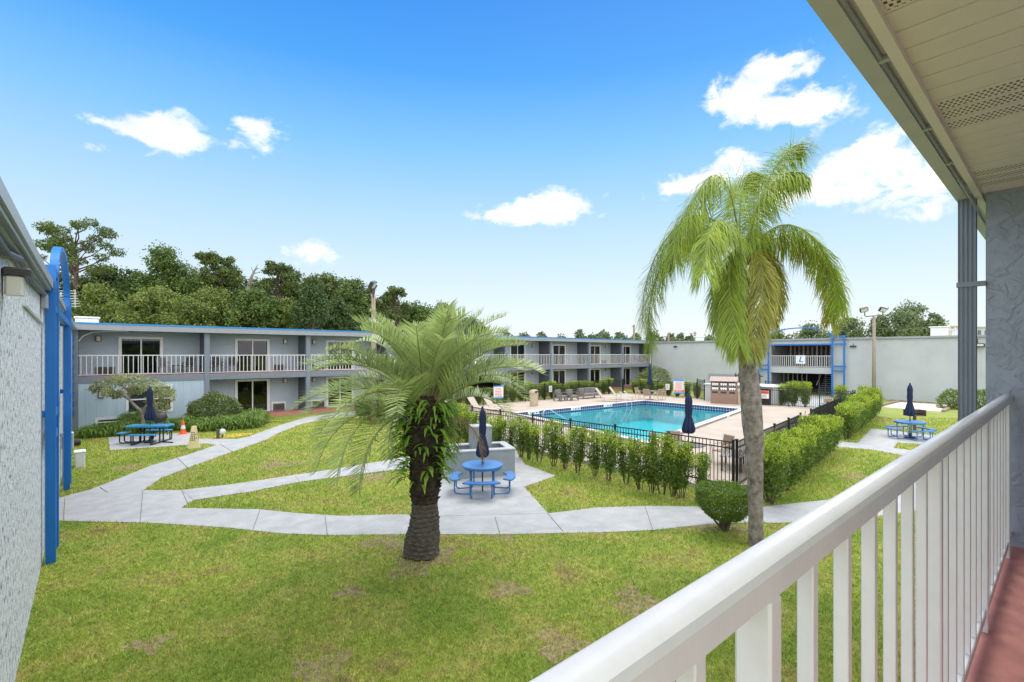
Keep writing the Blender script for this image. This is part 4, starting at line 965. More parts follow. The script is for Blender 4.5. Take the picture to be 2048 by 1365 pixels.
# ================================================================== TREES
def clump_points(c, r, n_, flat=.75):
    d = unit(rng.normal(size=(n_, 3))); rad = rng.uniform(.45, 1.0, (n_, 1)) ** .5
    P = np.asarray(c) + d * rad * np.array([r, r, r * flat]); return P, unit(d + np.array([0, 0, .35]))
def make_tree(name, label, px, top, wpx, bot, t, m_leaf, kind='broad', n_leaf=3800, leaf=.34, seed=0, group='trees behind the motel wing', bark='bark', cat='tree'):
    """px/top/wpx/bot: crown centre, top, width and bottom rows as surveyed; t = distance along the view heading"""
    global rng
    rng = np.random.default_rng(100 + seed)
    base = at(px, HZ, t); base.z = 0; topz = EYE + (HZ - top) / FPX * t; botz = EYE + (HZ - bot) / FPX * t; wd = wpx / FPX * t / 2
    tre = thing(name, label, cat, base, 0, group); cz = (topz + botz) / 2; ch = (topz - botz) / 2
    centers = []; parts = []; limbs = MB()
    hk = max(.12, wd * .05)
    limbs.tube([(0, 0, -.2), (rng.normal(0, .1), rng.normal(0, .1), botz * .5), (rng.normal(0, .2), rng.normal(0, .2), botz + ch * .6), (rng.normal(0, .3), 0, botz + ch * 1.45)], [hk * 1.5, hk * 1.1, hk * .8, hk * .3], 8)
    if kind == 'broad':
        nc = 46
        for i in range(nc):
            d = unit(rng.normal(size=(1, 3)))[0]; rad = rng.uniform(.45, .93)
            shape = 1.0 - .35 * max(0, d[2]) ** 2
            centers.append((d[0] * wd * rad * shape, d[1] * wd * rad * shape * .8, cz + d[2] * ch * rad, rng.uniform(.13, .36) * min(wd, ch * 1.1)))
        centers.append((0, 0, topz - .25 * ch, .3 * wd)); centers.append((0, 0, cz, .6 * min(wd, ch)))
    elif kind == 'cone':
        for i in range(46):
            f = rng.uniform(0, 1) ** .8; z = botz + (topz - botz) * f; r = wd * (1 - f) ** .55 * .85; a = rng.uniform(0, 2 * PI); q = rng.uniform(.5, 1)
            centers.append((r * q * math.cos(a), r * q * math.sin(a), z, .24 * wd + .1))
    elif kind == 'pine':
        for i in range(34):
            a = rng.uniform(0, 2 * PI); f = rng.uniform(0, 1); r = wd * rng.uniform(.35, 1) * (1 - .45 * f ** 2); z = botz + (topz - botz) * (f * .92 + .05)
            c = (r * math.cos(a), r * math.sin(a) * .8, z, rng.uniform(.08, .15) * wd + .2); centers.append(c)
            j = Vector((0, 0, max(botz * .7, z - r * .55 - .5))); e = Vector(c[:3]); mid = j.lerp(e, .55) + Vector((rng.normal(0, .2), rng.normal(0, .2), -.12 * r))
            limbs.tube([j, mid, e], [hk * .45, hk * .28, .03], 5)
    if kind != 'pine':
        for c in centers[:12]:
            e = Vector(c[:3]); j = Vector((0, 0, max(.5, min(e.z - .5, botz + .2 * ch)))); limbs.tube([j, j.lerp(e, .5) + Vector((0, 0, -.3)), e], [hk * .5, hk * .3, .04], 5)
    wts = np.array([c[3] ** 2 for c in centers]); wts = wts / wts.sum()
    for c, w_ in zip(centers, wts):
        n_ = max(12, int(n_leaf * w_)); P, D = clump_points(c[:3], c[3], n_, .7 if kind != 'pine' else .55)
        ragged = rng.random(n_) < (.05 if kind == 'pine' else .24); P[ragged] += D[ragged] * c[3] * rng.uniform(.1, .6, (ragged.sum(), 1))
        parts.append(leaf_geo(P, leaf, D, .45, .62 if kind != 'pine' else .45))
    V, F = merge(parts)
    limbs.build('trunk', bark, tre); raw_mesh('crown', V, F, m_leaf, tre)
    return tre
TREES = [
    ('pine_tree', 'tall open crowned pine rising above the left building gutter', 150, 440, 160, 556, 50, 'leaf_pine', 'pine', 2900, .36),
    ('broadleaf_tree', 'dark tree filling the gap under the tall open pine', 150, 560, 100, 690, 55, 'leaf_dark', 'broad', 3600, .34),
    ('broadleaf_tree', 'mid green tree filling in behind the bushy light tree', 252, 560, 110, 690, 53, 'leaf_mid', 'broad', 4000, .34),
    ('broadleaf_tree', 'dark tree behind the broad bushy tree midway along the roof', 385, 540, 100, 690, 56, 'leaf_mid', 'broad', 4000, .36),
    ('broadleaf_tree', 'dark tree low behind the dead snag', 535, 582, 100, 690, 55, 'leaf_dark', 'broad', 3600, .34),
    ('broadleaf_tree', 'dark leafy tree low behind the blue arch and roof gutter', 112, 530, 120, 690, 52, 'leaf_dark', 'broad', 4200, .36),
    ('broadleaf_tree', 'dark round tree crown between the tall pine and the bushy light tree', 215, 532, 105, 640, 56, 'leaf_dark', 'broad', 3600, .38),
    ('broadleaf_tree', 'bushy light green tree over the left end of the motel roof', 196, 566, 150, 690, 46, 'leaf_light', 'broad', 5200, .32),
    ('broadleaf_tree', 'tallest leafy tree of the wood with a stepped peak', 328, 490, 130, 660, 52, 'leaf_mid', 'broad', 5200, .36),
    ('broadleaf_tree', 'dark leafy tree close left of the stepped peak', 262, 534, 90, 660, 54, 'leaf_dark', 'broad', 3600, .36),
    ('broadleaf_tree', 'light bushy tree in front of the stepped peak, low over the roof', 318, 574, 150, 690, 45, 'leaf_light', 'broad', 5200, .32),
    ('pine_tree', 'umbrella topped pine right of the tallest leafy tree', 430, 508, 92, 570, 52, 'leaf_pine', 'pine', 2600, .38),
    ('broadleaf_tree', 'rounded mid green tree under the umbrella pine', 462, 526, 100, 660, 54, 'leaf_pine', 'broad', 4200, .36),
    ('broadleaf_tree', 'broad light bushy tree midway along the roof, shaggy crown', 420, 580, 170, 690, 45, 'leaf_light', 'broad', 5600, .32),
    ('broadleaf_tree', 'shaggy olive tree just right of the broad bushy tree', 505, 576, 110, 690, 46, 'leaf_mid', 'broad', 4600, .32),
    ('pine_tree', 'thin open pine with clumped needles near the dead snag', 556, 528, 76, 590, 52, 'leaf_pine', 'pine', 1900, .36),
    ('broadleaf_tree', 'rounded pine green tree right of the thin open pine', 590, 538, 84, 640, 56, 'leaf_pine', 'broad', 3400, .36),
    ('broadleaf_tree', 'yellow green tree in the gap left of the dark cone shaped tree', 570, 592, 70, 690, 47, 'leaf_light', 'broad', 3400, .30),
    ('conifer_tree', 'dense dark cone shaped tree standing over the motel roof', 622, 562, 92, 700, 45, 'leaf_dark', 'cone', 6200, .28),
    ('broadleaf_tree', 'flat topped green tree behind the dark cone shaped tree', 655, 543, 88, 640, 56, 'leaf_pine', 'broad', 3600, .36),
    ('broadleaf_tree', 'mid green tree right of the dark cone shaped tree', 704, 553, 90, 690, 54, 'leaf_mid', 'broad', 4200, .34),
    ('broadleaf_tree', 'dark tree low between the cone shaped tree and the palm', 678, 600, 80, 700, 50, 'leaf_dark', 'broad', 3400, .34),
    ('broadleaf_tree', 'open crowned tree just left of the wooden light pole lamps', 738, 568, 62, 680, 56, 'leaf_pine', 'broad', 2600, .34),
    ('pine_tree', 'ragged pine top just right of the wooden light pole lamps', 792, 574, 72, 650, 56, 'leaf_pine', 'pine', 2200, .36),
    ('broadleaf_tree', 'low green tree behind the top of the squat palm', 832, 600, 80, 700, 60, 'leaf_mid', 'broad', 3200, .36),
    ('broadleaf_tree', 'dark tree in the back row between the open pine and the stepped peak', 232, 548, 110, 700, 60, 'leaf_mid', 'broad', 4200, .36),
    ('broadleaf_tree', 'green tree in the back row just right of the stepped peak', 372, 520, 120, 700, 60, 'leaf_mid', 'broad', 4600, .36),
    ('broadleaf_tree', 'green tree in the back row under the bare snag', 508, 556, 120, 700, 60, 'leaf_mid', 'broad', 4600, .36),
    ('broadleaf_tree', 'green tree in the back row above the dark cone shaped tree', 622, 548, 110, 700, 60, 'leaf_pine', 'broad', 4200, .36),
    ('broadleaf_tree', 'green tree in the back row left of the wooden light pole', 725, 574, 110, 700, 60, 'leaf_mid', 'broad', 4200, .36),
    ('broadleaf_tree', 'green tree in the back row right of the wooden light pole', 785, 592, 100, 700, 62, 'leaf_mid', 'broad', 4200, .36),
    ('broadleaf_tree', 'green tree in the back row over the top of the squat palm', 850, 612, 100, 700, 62, 'leaf_mid', 'broad', 3800, .36),
    ('broadleaf_tree', 'rounded olive tree at the right end of the wood, above the squat palm', 886, 608, 90, 700, 62, 'leaf_pine', 'broad', 3400, .36),
    ('broadleaf_tree', 'lowest tree of the wood where it meets the open sky', 938, 634, 80, 700, 66, 'leaf_mid', 'broad', 2600, .36)]
for i, (nm, lb_, px, tp, wp, bt, t, ml, kd, nl, lf) in enumerate(TREES): make_tree(nm, lb_, px, tp, wp, bt, t, ml, kd, int(nl * 2.6), lf * .70, i)
# bare snag
sb = at(506, HZ, 50); sb.z = 0; sn = thing('dead_tree', 'bare dead snag with twiggy branches poking above the wood', 'tree', sb)
b = MB(); pz = lambda px, py: at(px, py, 50) - sb
b.tube([Vector((0, 0, 0)), pz(496, 580), pz(502, 556), pz(510, 540), pz(515, 530)], [.3, .2, .13, .07, .02], 6)
for a in (((500, 562), (510, 560), (522, 556)), ((503, 554), (506, 543), (502, 534)), ((506, 548), (513, 546), (520, 546)), ((510, 540), (516, 537), (519, 538)), ((498, 572), (506, 566), (516, 564))): b.tube([pz(*q) for q in a], [.08, .05, .015], 5)
b.build('trunk', 'bark_grey', sn)
RT_ = [('oak_tree', 'wide green oak behind the blue arch, left of the light pole', 1700, 636, 84, 700, 84, 'leaf_grey', 'broad', 3600, .42),
       ('oak_tree', 'low rounded tree directly behind the middle of the blue arch', 1622, 652, 110, 700, 96, 'leaf_grey', 'broad', 2600, .5),
       ('oak_tree', 'small dark tree between the queen palm and the blue arch', 1556, 664, 70, 700, 100, 'leaf_mid', 'broad', 1800, .5),
       ('oak_tree', 'large tall oak over the grey building, right of the light pole', 1818, 602, 112, 700, 78, 'leaf_grey', 'broad', 5200, .42),
       ('oak_tree', 'smaller oak leaning right beside the large tall oak', 1868, 622, 46, 700, 77, 'leaf_grey', 'broad', 2400, .42),
       ('oak_tree', 'low oak just right of the light pole under the lamps', 1764, 632, 60, 700, 80, 'leaf_grey', 'broad', 2800, .42)]
for i, (nm, lb_, px, tp, wp, bt, t, ml, kd, nl, lf) in enumerate(RT_): make_tree(nm, lb_, px, tp, wp, bt, t, ml, kd, int(nl * 1.2), lf * .85, 40 + i, 'oaks behind the grey building')
FT = [(975, 664, 60), (1012, 662, 44), (1046, 667, 50), (1085, 664, 30), (1122, 668, 40), (1160, 658, 24), (1184, 668, 34), (1206, 662, 36), (1240, 667, 40), (1272, 668, 34), (1310, 664, 40), (1342, 666, 22), (1362, 668, 26), (1382, 671, 20), (1420, 672, 36), (1452, 670, 30)]
for i, (px, tp, wp) in enumerate(FT):
    make_tree('distant_tree', 'small hazy tree on the far skyline, %s from the left' % ORD[i], px, tp, wp, 700, 190, 'far_leaf', 'broad', 700, 1.0, 70 + i, 'far skyline trees')
wdl = []
for i in range(420):
    px = 900 + 760 * i / 420; p = at(px, HZ, 260); P, D = clump_points((p.x, p.y, rng.uniform(2, 8)), rng.uniform(3, 5), 26); wdl.append(leaf_geo(P, 1.8, D, .4, .6))
V, F = merge(wdl); tag(raw_mesh('far_wood', V, F, 'far_leaf'), 'low far off line of woodland along the horizon behind the motel', 'wood', kind='stuff')

# ================================================================== SHRUBS
rng = np.random.default_rng(5)
def shrub_proto(name, label, group, h, r, n_, leaf, m_, sparse=0.0, topw=1.0, nstem=7, cat='shrub'):
    t = thing(name, label, cat, (0, 0, 0), 0, group); stems = MB(); parts = []
    for s_ in range(nstem):
        a = rng.uniform(0, 2 * PI); q = rng.uniform(.25, 1) * r; hh = h * rng.uniform(.72, 1.05); e = Vector((q * math.cos(a), q * math.sin(a), hh)); b0 = Vector((.06 * math.cos(a), .06 * math.sin(a), -.02))
        mid = Vector((q * .75 * math.cos(a), q * .75 * math.sin(a), hh * .45)); stems.tube([b0, mid, e], [.016, .011, .004], 4)
        k = int(n_ / nstem); u = rng.uniform(.16 + sparse * .1, 1.02, k) ** .85
        P = np.array([tuple(b0.lerp(mid, x * 2) if x < .5 else mid.lerp(e, x * 2 - 1)) for x in np.clip(u, 0, 1)])
        P[:, 2] += np.where(u > 1, .05, 0); wv = r * (.50 - .2 * sparse) * (.55 + .6 * np.sin(np.clip(u, 0, 1) * PI * .8))
        D = unit(rng.normal(size=(k, 3)) * [1, 1, .5]); P = P + D * (rng.uniform(.2, 1, (k, 1)) * wv[:, None]); parts.append(leaf_geo(P, leaf, unit(D + np.array([0, 0, .8])), .5, .42, up=.9))
    V, F = merge(parts); stems.build('stem', 'bark', t); raw_mesh('foliage', V, F, m_, t)
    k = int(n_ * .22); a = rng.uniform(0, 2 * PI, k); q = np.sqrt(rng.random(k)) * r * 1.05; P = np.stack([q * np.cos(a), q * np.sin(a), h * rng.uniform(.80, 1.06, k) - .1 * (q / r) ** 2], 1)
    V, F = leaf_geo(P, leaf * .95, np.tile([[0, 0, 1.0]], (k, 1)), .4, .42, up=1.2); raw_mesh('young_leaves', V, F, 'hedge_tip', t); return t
def row(name, spots, protos, fmt, group, hs=1.0):
    for i, p in enumerate(spots):
        pr = protos[i % len(protos)]
        s_ = rng.uniform(.86, 1.10) * hs
        dup(pr, (p[0], p[1], 0), rng.uniform(0, 6.28), fmt % ORD[i], group, (s_, s_, s_ * rng.uniform(.90, 1.10)))
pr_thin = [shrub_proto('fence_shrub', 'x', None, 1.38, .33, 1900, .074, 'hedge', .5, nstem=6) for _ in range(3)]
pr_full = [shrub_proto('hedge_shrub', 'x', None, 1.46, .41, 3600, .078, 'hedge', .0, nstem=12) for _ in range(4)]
fx = [(960, 901), (975, 905), (994, 911), (1016, 912), (1041, 915), (1058, 920), (1078, 925.5), (1107, 933), (1130, 939), (1154, 945), (1189, 952), (1217, 961), (1253, 969.5), (1281, 980), (1303, 985), (1324, 990), (1345, 993), (1363, 997), (1398, 1000)]
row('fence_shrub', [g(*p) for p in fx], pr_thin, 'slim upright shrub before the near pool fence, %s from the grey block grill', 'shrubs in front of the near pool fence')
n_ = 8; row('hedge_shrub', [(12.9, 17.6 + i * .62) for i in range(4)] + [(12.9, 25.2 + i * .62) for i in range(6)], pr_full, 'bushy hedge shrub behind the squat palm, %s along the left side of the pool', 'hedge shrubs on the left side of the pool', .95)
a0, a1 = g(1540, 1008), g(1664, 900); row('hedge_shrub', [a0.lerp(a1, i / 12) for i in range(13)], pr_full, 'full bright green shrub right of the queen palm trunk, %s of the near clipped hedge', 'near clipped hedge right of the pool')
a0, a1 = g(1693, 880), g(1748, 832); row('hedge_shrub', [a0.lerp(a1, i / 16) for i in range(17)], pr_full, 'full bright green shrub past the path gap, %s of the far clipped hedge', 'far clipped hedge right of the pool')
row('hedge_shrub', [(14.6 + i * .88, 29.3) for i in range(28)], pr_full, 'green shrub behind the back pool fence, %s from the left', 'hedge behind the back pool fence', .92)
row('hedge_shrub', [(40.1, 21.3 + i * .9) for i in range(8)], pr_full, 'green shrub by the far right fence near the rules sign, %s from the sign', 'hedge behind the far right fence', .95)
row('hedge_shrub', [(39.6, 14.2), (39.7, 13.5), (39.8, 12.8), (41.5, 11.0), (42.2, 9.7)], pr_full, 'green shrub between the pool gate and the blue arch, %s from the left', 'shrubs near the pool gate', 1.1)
for p in pr_thin + pr_full:
    for o in list(p.children): bpy.data.objects.remove(o)
    bpy.data.objects.remove(p)
def ball_shrub(name, label, loc, rx, ry, h, n_, leaf, m_, lo=.15, trunk=None, cat='shrub', sq=1.0, group=None):
    t = thing(name, label, cat, loc, 0, group); d = unit(rng.normal(size=(n_, 3))); d[:, 2] = np.abs(d[:, 2]) * np.where(rng.random(n_) < .25, -.4, 1)
    lump = 1 + .07 * np.sin(d[:, 0] * 7 + 1) * np.sin(d[:, 1] * 6) + .05 * np.sin(d[:, 2] * 9 + d[:, 0] * 5)
    P = d * np.array([rx, ry, h * .8]) * (lump * rng.uniform(.80, 1.03, n_) ** sq)[:, None]; P[:, 2] = np.clip(P[:, 2] + h * .2, .02, None)
    V, F = leaf_geo(P, leaf, d, .4, .5, up=.25); raw_mesh('foliage', V, F, m_, t)
    b = MB()
    for i in range(7):
        a = i * .9; b.tube([(0, 0, 0), (rx * .4 * math.cos(a), ry * .4 * math.sin(a), h * .3), (rx * .7 * math.cos(a), ry * .7 * math.sin(a), h * .6)], [.04, .03, .01], 5)
    b.build('stem', 'bark', t); return t
ball_shrub('round_shrub', 'large round clipped shrub against the motel wall', (*g(430, 850)[:2], 0), 1.35, 1.35, 1.7, 16000, .095, 'round_leaf')
ball_shrub('round_shrub', 'rounded shrub before the far grey wall at the right, beside the sand court', (*g(1905, 818)[:2], 0), .85, .85, 1.35, 2200, .12, 'hedge')
ball_shrub('round_shrub', 'rounded shrub at the foot of the far grey wall, near the downspout', (*g(1965, 820)[:2], 0), 1.0, .9, 1.4, 2200, .12, 'hedge')
ball_shrub('round_shrub', 'broad mounded shrub in the far corner where motel wing meets grey building', (47.5, 30.2, 0), 2.2, 1.8, 2.5, 4200, .16, 'round_leaf')
# topiary: flat topped bush on bare stems
tb_ = g(1450, 1062); tp = thing('topiary_shrub', 'flat topped clipped bush on bare stems beside the queen palm', 'shrub', tb_)
n_ = 15000; u = rng.uniform(0, 1, n_); a = rng.uniform(0, 2 * PI, n_); h_ = .26 + .66 * u
rmax = .24 + .37 * np.clip((h_ - .26) / .36, 0, 1) ** .7; q = np.where(rng.random(n_) < .75, rng.uniform(.86, 1.02, n_), rng.uniform(.2, .9, n_))
cap_ = rng.random(n_) < .30; q = np.where(cap_, np.sqrt(rng.uniform(0, 1, n_)), q); h_ = np.where(cap_, .93 + rng.normal(0, .02, n_), h_); rmax = np.where(cap_, .60, rmax)
P = np.stack([np.cos(a) * q * rmax, np.sin(a) * q * rmax, h_ + .015 * np.sin(a * 5)], 1); D = np.stack([np.cos(a), np.sin(a), np.where(cap_, 2.5, .2)], 1)
V, F = leaf_geo(P, .042, unit(D), .4, .55, up=.5); raw_mesh('foliage', V, F, 'topiary_leaf', tp)
b = MB()
for i in range(10):
    a_ = i * 2.4; r_ = .18 + .25 * ((i * 7) % 5) / 5; b.tube([(.04 * math.cos(a_), .04 * math.sin(a_), -.02), (.12 * math.cos(a_), .12 * math.sin(a_), .22), (r_ * math.cos(a_), r_ * math.sin(a_), .62)], [.028, .02, .008], 5)
b.tube([(0, 0, -.02), (-.1, .18, .2), (-.2, .34, .48)], [.03, .022, .012], 6); b.build('stem', 'bark', tp)
# ferny ground shrubs in the bed before the motel
def blade_shrub(name, label, loc, rx, ry, h, n_, m_, rz=0, group=None):
    t = thing(name, label, 'shrub', loc, rz, group); parts = []
    for i in range(n_):
        a = rng.uniform(0, 2 * PI); q = math.sqrt(rng.random()); parts.append(fern_geo(rx * q * math.cos(a) * .8, ry * q * math.sin(a) * .8, h * rng.uniform(.05, .75) * (1 - .4 * q), a + rng.normal(0, .8), rng.uniform(.3, .62), rng.uniform(.006, .016)))
    V, F = merge(parts); raw_mesh('foliage', V, F, m_, t)
    b = MB()
    for i in range(6): b.tube([(0, 0, 0), (rx * .4 * math.cos(i), ry * .4 * math.sin(i), h * .4)], .02, 4)
    b.build('stem', 'bark', t); return t
for i, (px, py, rx, ry, h) in enumerate(((200, 872, .95, .8, .75), (240, 868, .9, .8, .8), (318, 862, .9, .8, .9), (372, 858, .9, .8, .85), (412, 860, .9, .8, .85), (452, 858, 1.0, .9, .95), (492, 855, 1.0, .9, 1.05), (508, 848, .8, .8, 1.15), (270, 855, .8, .6, 1.2))):
    blade_shrub('juniper_shrub', 'feathery low shrub in the bed under the motel wall, %s from the left' % ORD[i if i < 8 else 8], (*g(px, py)[:2], 0), rx, ry, h, 1500, 'juniper', rng.uniform(0, 6), 'feathery low shrubs in the motel bed')
# small pale tree trained against the wall
sb_ = g(288, 862); sm = thing('small_tree', 'small crooked pale leaved tree in front of the motel window', 'tree', sb_)
pt = lambda px, py, d=0: at(px, py, 24.2 + d) - sb_
b = MB(); b.tube([Vector((0, 0, 0)), pt(287, 850), pt(284, 825), pt(258, 800), pt(255, 775)], [.09, .08, .07, .06, .03], 8)
for a_ in (((284, 825), (300, 800), (320, 780)), ((258, 800), (225, 780), (200, 772)), ((256, 785), (280, 765), (310, 768)), ((284, 826), (310, 815), (330, 805)), ((255, 780), (235, 765), (222, 760))): b.tube([pt(*q) for q in a_], [.05, .035, .01], 5)
b.build('trunk', 'bark_grey', sm)
parts = []
for (px, py, r_) in ((205, 770, .42), (225, 765, .45), (190, 778, .3), (240, 758, .42), (262, 762, .5), (285, 765, .5), (300, 770, .5), (320, 780, .5), (335, 795, .4), (310, 800, .45), (322, 815, .4), (335, 785, .35), (250, 785, .35), (232, 790, .28), (300, 820, .35), (215, 785, .3), (275, 780, .35)):
    P, D = clump_points(tuple(pt(px, py, rng.normal(0, .3))), r_, 330, .7); parts.append(leaf_geo(P, .10, D, .4, .5))
V, F = merge(parts); raw_mesh('crown', V, F, 'pale_leaf', sm)

# ================================================================== GRASS BLADES (nearest lawn)
rng = np.random.default_rng(21)
NB_ = 520000
t = 5.2 * (30 / 5.2) ** rng.random(NB_); px_ = rng.uniform(-160, 2200, NB_); r_ = (px_ - 1024) / FPX
X = t * (CA + r_ * SA); Y = t * (SA - r_ * CA); Q = np.stack([X, Y], 1)
keep = (X > LX + .02) & (Y > .45) & (Y < KY - .3)
for poly in (P_MAIN, P_SIDE, P_LP, P_MID, P_BP, P_RP, DECK): keep &= ~pip(Q, poly)
SOIL = [(843, 1116, .62, .5), (1278, 1203, .42, .26), (640, 1340, .35, .2), (770, 1085, .5, .2), (255, 935, .4, .3), (365, 945, .45, .22), (1430, 1052, .8, .28), (700, 1185, .3, .12), (1010, 1075, .3, .14), (560, 930, .9, .4), (740, 955, .7, .35), (1120, 1290, .35, .2), (300, 1290, .28, .12), (1020, 1180, .35, .16), (1720, 955, .6, .3)]
for si_, (sx, sy, sa, sb_) in enumerate(SOIL):
    c0 = g(sx, sy); ang = np.linspace(0, 2 * PI, 37)[:-1]; rad = 1 + .28 * np.sin(3 * ang + sx) + .18 * np.sin(7 * ang + sy) + .08 * rng.normal(size=36)
    poly = [(c0.x + SA * sa * r_ * math.cos(a_) * .9 + CA * sb_ * r_ * math.sin(a_) * 1.6, c0.y - CA * sa * r_ * math.cos(a_) * .9 + SA * sb_ * r_ * math.sin(a_) * 1.6) for a_, r_ in zip(ang, rad)]
    tag(MB().prism(poly, -.02, .0015 + .0004 * si_).build('bare_soil', 'bare_soil'), kind='structure')
    keep &= ~(pip(Q, poly) & (rng.random(NB_) < .42))
Q = Q[keep]; t = t[keep]; n_ = len(Q)
h = rng.uniform(.022, .062, n_) * np.clip(t / 11, .9, 1.3); w_ = .0048 * np.clip(t / 5.5, 1, 4.5); a = rng.uniform(0, 2 * PI, n_); ln_ = rng.normal(0, .03, (n_, 2))
b0 = np.stack([Q[:, 0] - np.cos(a) * w_, Q[:, 1] - np.sin(a) * w_, np.zeros(n_)], 1); b1 = np.stack([Q[:, 0] + np.cos(a) * w_, Q[:, 1] + np.sin(a) * w_, np.zeros(n_)], 1)
tp_ = np.stack([Q[:, 0] + ln_[:, 0], Q[:, 1] + ln_[:, 1], h], 1)
V = np.stack([b0, b1, tp_], 1).reshape(-1, 3); F = np.arange(n_ * 3).reshape(-1, 3)
tag(raw_mesh('grass', V, F, 'blade'), 'short yellow green turf grass covering the courtyard', 'grass', kind='stuff')

# ================================================================== FENCES
def fence(name, label, p, q, h=1.3, post_gap=2.1, z=DZ, skip=()):
    p, q = Vector((*p[:2], z)), Vector((*q[:2], z)); d = q - p; n_ = max(1, round(d.length / post_gap)); t = thing(name, label, 'fence', p)
    u = d / n_; ud = d.normalized()
    for i in range(n_ + 1):
        c = u * i; a = math.atan2(ud.y, ud.x); b = MB().bbox(-.032, .032, -.032, .032, -.1, h + .05, .006).bbox(-.042, .042, -.042, .042, h + .051, h + .085, .01)
        o = b.build('fence_post', 'black_iron', t); o.location = c; o.rotation_euler = (0, 0, a)
        if i == n_ or i in skip: continue
        b = MB(); e = u * (i + 1)
        for zz in (h, h - .17, .10): b.bar(c + ud * .033 + Vector((0, 0, zz)), e - ud * .033 + Vector((0, 0, zz)), .028, .032)
        k = max(2, round((u.length - .06) / .112))
        for j in range(1, k):
            x = c + u * (j / k); b.bar(x + Vector((0, 0, .03)), x + Vector((0, 0, h - .016)), .017, .017)
        b.build('fence_panel', 'black_iron', t)
    return t
fence('pool_fence', 'black picket fence along the near side of the pool deck', (13.8, 6.25), (13.8, 28.5))
fence('pool_fence', 'black picket fence running diagonally away beside the clipped hedges', (13.95, 6.22), (38.5, 9.4), skip=(4,))
fence('pool_fence', 'black picket fence along the back of the pool before the motel wing', (13.9, 28.5), (39.4, 28.5))
fence('pool_fence', 'black picket fence behind the umbrella table and rules sign', (39.4, 28.4), (39.3, 20.9))
fence('pool_fence', 'black picket fence with gate between the grey enclosure and the far hedge', (38.0, 15.2), (38.4, 9.5), post_gap=1.9)
fence('tall_gate', 'taller dense black gate panel left of the grey pool enclosure', (39.2, 20.8), (38.3, 19.7), h=1.62, post_gap=1.4)
fence('service_fence', 'dark picket fence before the breezeway right of the enclosure', (42.5, 16.6), (42.5, 13.6), h=1.5)
# timber screen behind the enclosure
t = thing('timber_screen', 'weathered grey timber screen with open trellis behind the pool enclosure', 'screen', (44.5, 22.5, 0), R(-90))
b = MB()
for k in range(12): b.box(k * .2, k * .2 + .185, -.02, .02, 0, 2.05)
b.build('boards', 'metal_grey', t); b = MB()
for k in range(9): b.box(2.5 + k * .26, 2.62 + k * .26, -.03, .03, .2, 2.15)
b.box(2.4, 4.9, .031, .08, 1.9, 2.0).box(2.4, 4.9, .031, .08, 1.2, 1.3); b.build('trellis', 'brown_metal', t)
# pool equipment enclosure
t = thing('pool_enclosure', 'low grey pool equipment enclosure with pale flat lid', 'enclosure', (38.2, 20.0, 0), R(-90))
MB().box(.4, 5.6, .05, 3.0, 0, 1.42).build('wall', 'stucco_grey', t); MB().bbox(.3, 5.7, -.05, 3.1, 1.421, 1.50, .02).build('lid', 'pvc', t)
MB().box(3.3, 5.45, .0, .045, .05, 1.30).build('dark_panel', 'fixture', t)

# ================================================================== SIGNS ON THE FENCE
def fence_sign(label, loc, rz, w_, h, face, bars):
    t = thing('pool_sign', label, 'sign', loc, rz); MB().bbox(-w_ / 2, w_ / 2, -.012, .012, 0, h, .008).build('panel', face, t)
    for (x0, x1, z0, z1, m_) in bars: MB().box(x0 * w_ - w_ / 2, x1 * w_ - w_ / 2, -.0165, -.0125, z0 * h, z1 * h).build('lettering' if (z1 - z0) < .12 else 'colour_band', m_, t)
lines = lambda z0, z1, n_, m_: [(.14, .80 + .06 * math.sin(i * 2.3), z0 + (z1 - z0) * (i + .25) / n_, z0 + (z1 - z0) * (i + .6) / n_, m_) for i in range(n_)]
def fp(px, X=None, Y=None, z=0):
    d = ray(px, HZ); k = (X / d[0]) if X else (Y / d[1]); return (d[0] * k, d[1] * k, z)
fence_sign('large pool rules sign with blue edges and red lower band', fp(1358, X=39.2, z=.45), R(-72), .92, 1.22, 'white', [(0.02, .98, .88, 1.0, 'sign_blue'), (0.02, .98, .0, .10, 'sign_blue'), (.06, .94, .12, .26, 'sign_red')] + lines(.30, .84, 9, 'sign_red') + [(.2, .8, .16, .22, 'white')])
fence_sign('small white notice on the fence left of the large rules sign', fp(1335, X=39.2, z=.72), R(-72), .34, .50, 'white', lines(.15, .9, 5, 'ink'))
fence_sign('small white notice on the back fence above the sofa seats', fp(1101, Y=28.42, z=.75), 0, .36, .50, 'white', lines(.15, .9, 5, 'ink'))
fence_sign('blue bordered pool sign on the back fence behind the lounge chairs', fp(997, Y=28.42, z=.55), 0, .95, .95, 'white', [(0.0, 1, .9, 1, 'sign_blue'), (0, 1, 0, .09, 'sign_blue')] + lines(.15, .85, 6, 'sign_red'))
fence_sign('red headed white sign on the black fence right of the queen palm trunk', fp(1527, X=37.9, z=.62), R(-80), .72, .56, 'white', [(.02, .98, .6, .98, 'sign_red'), (.12, .88, .70, .78, 'white'), (.2, .8, .83, .90, 'white')] + lines(.1, .55, 4, 'ink'))

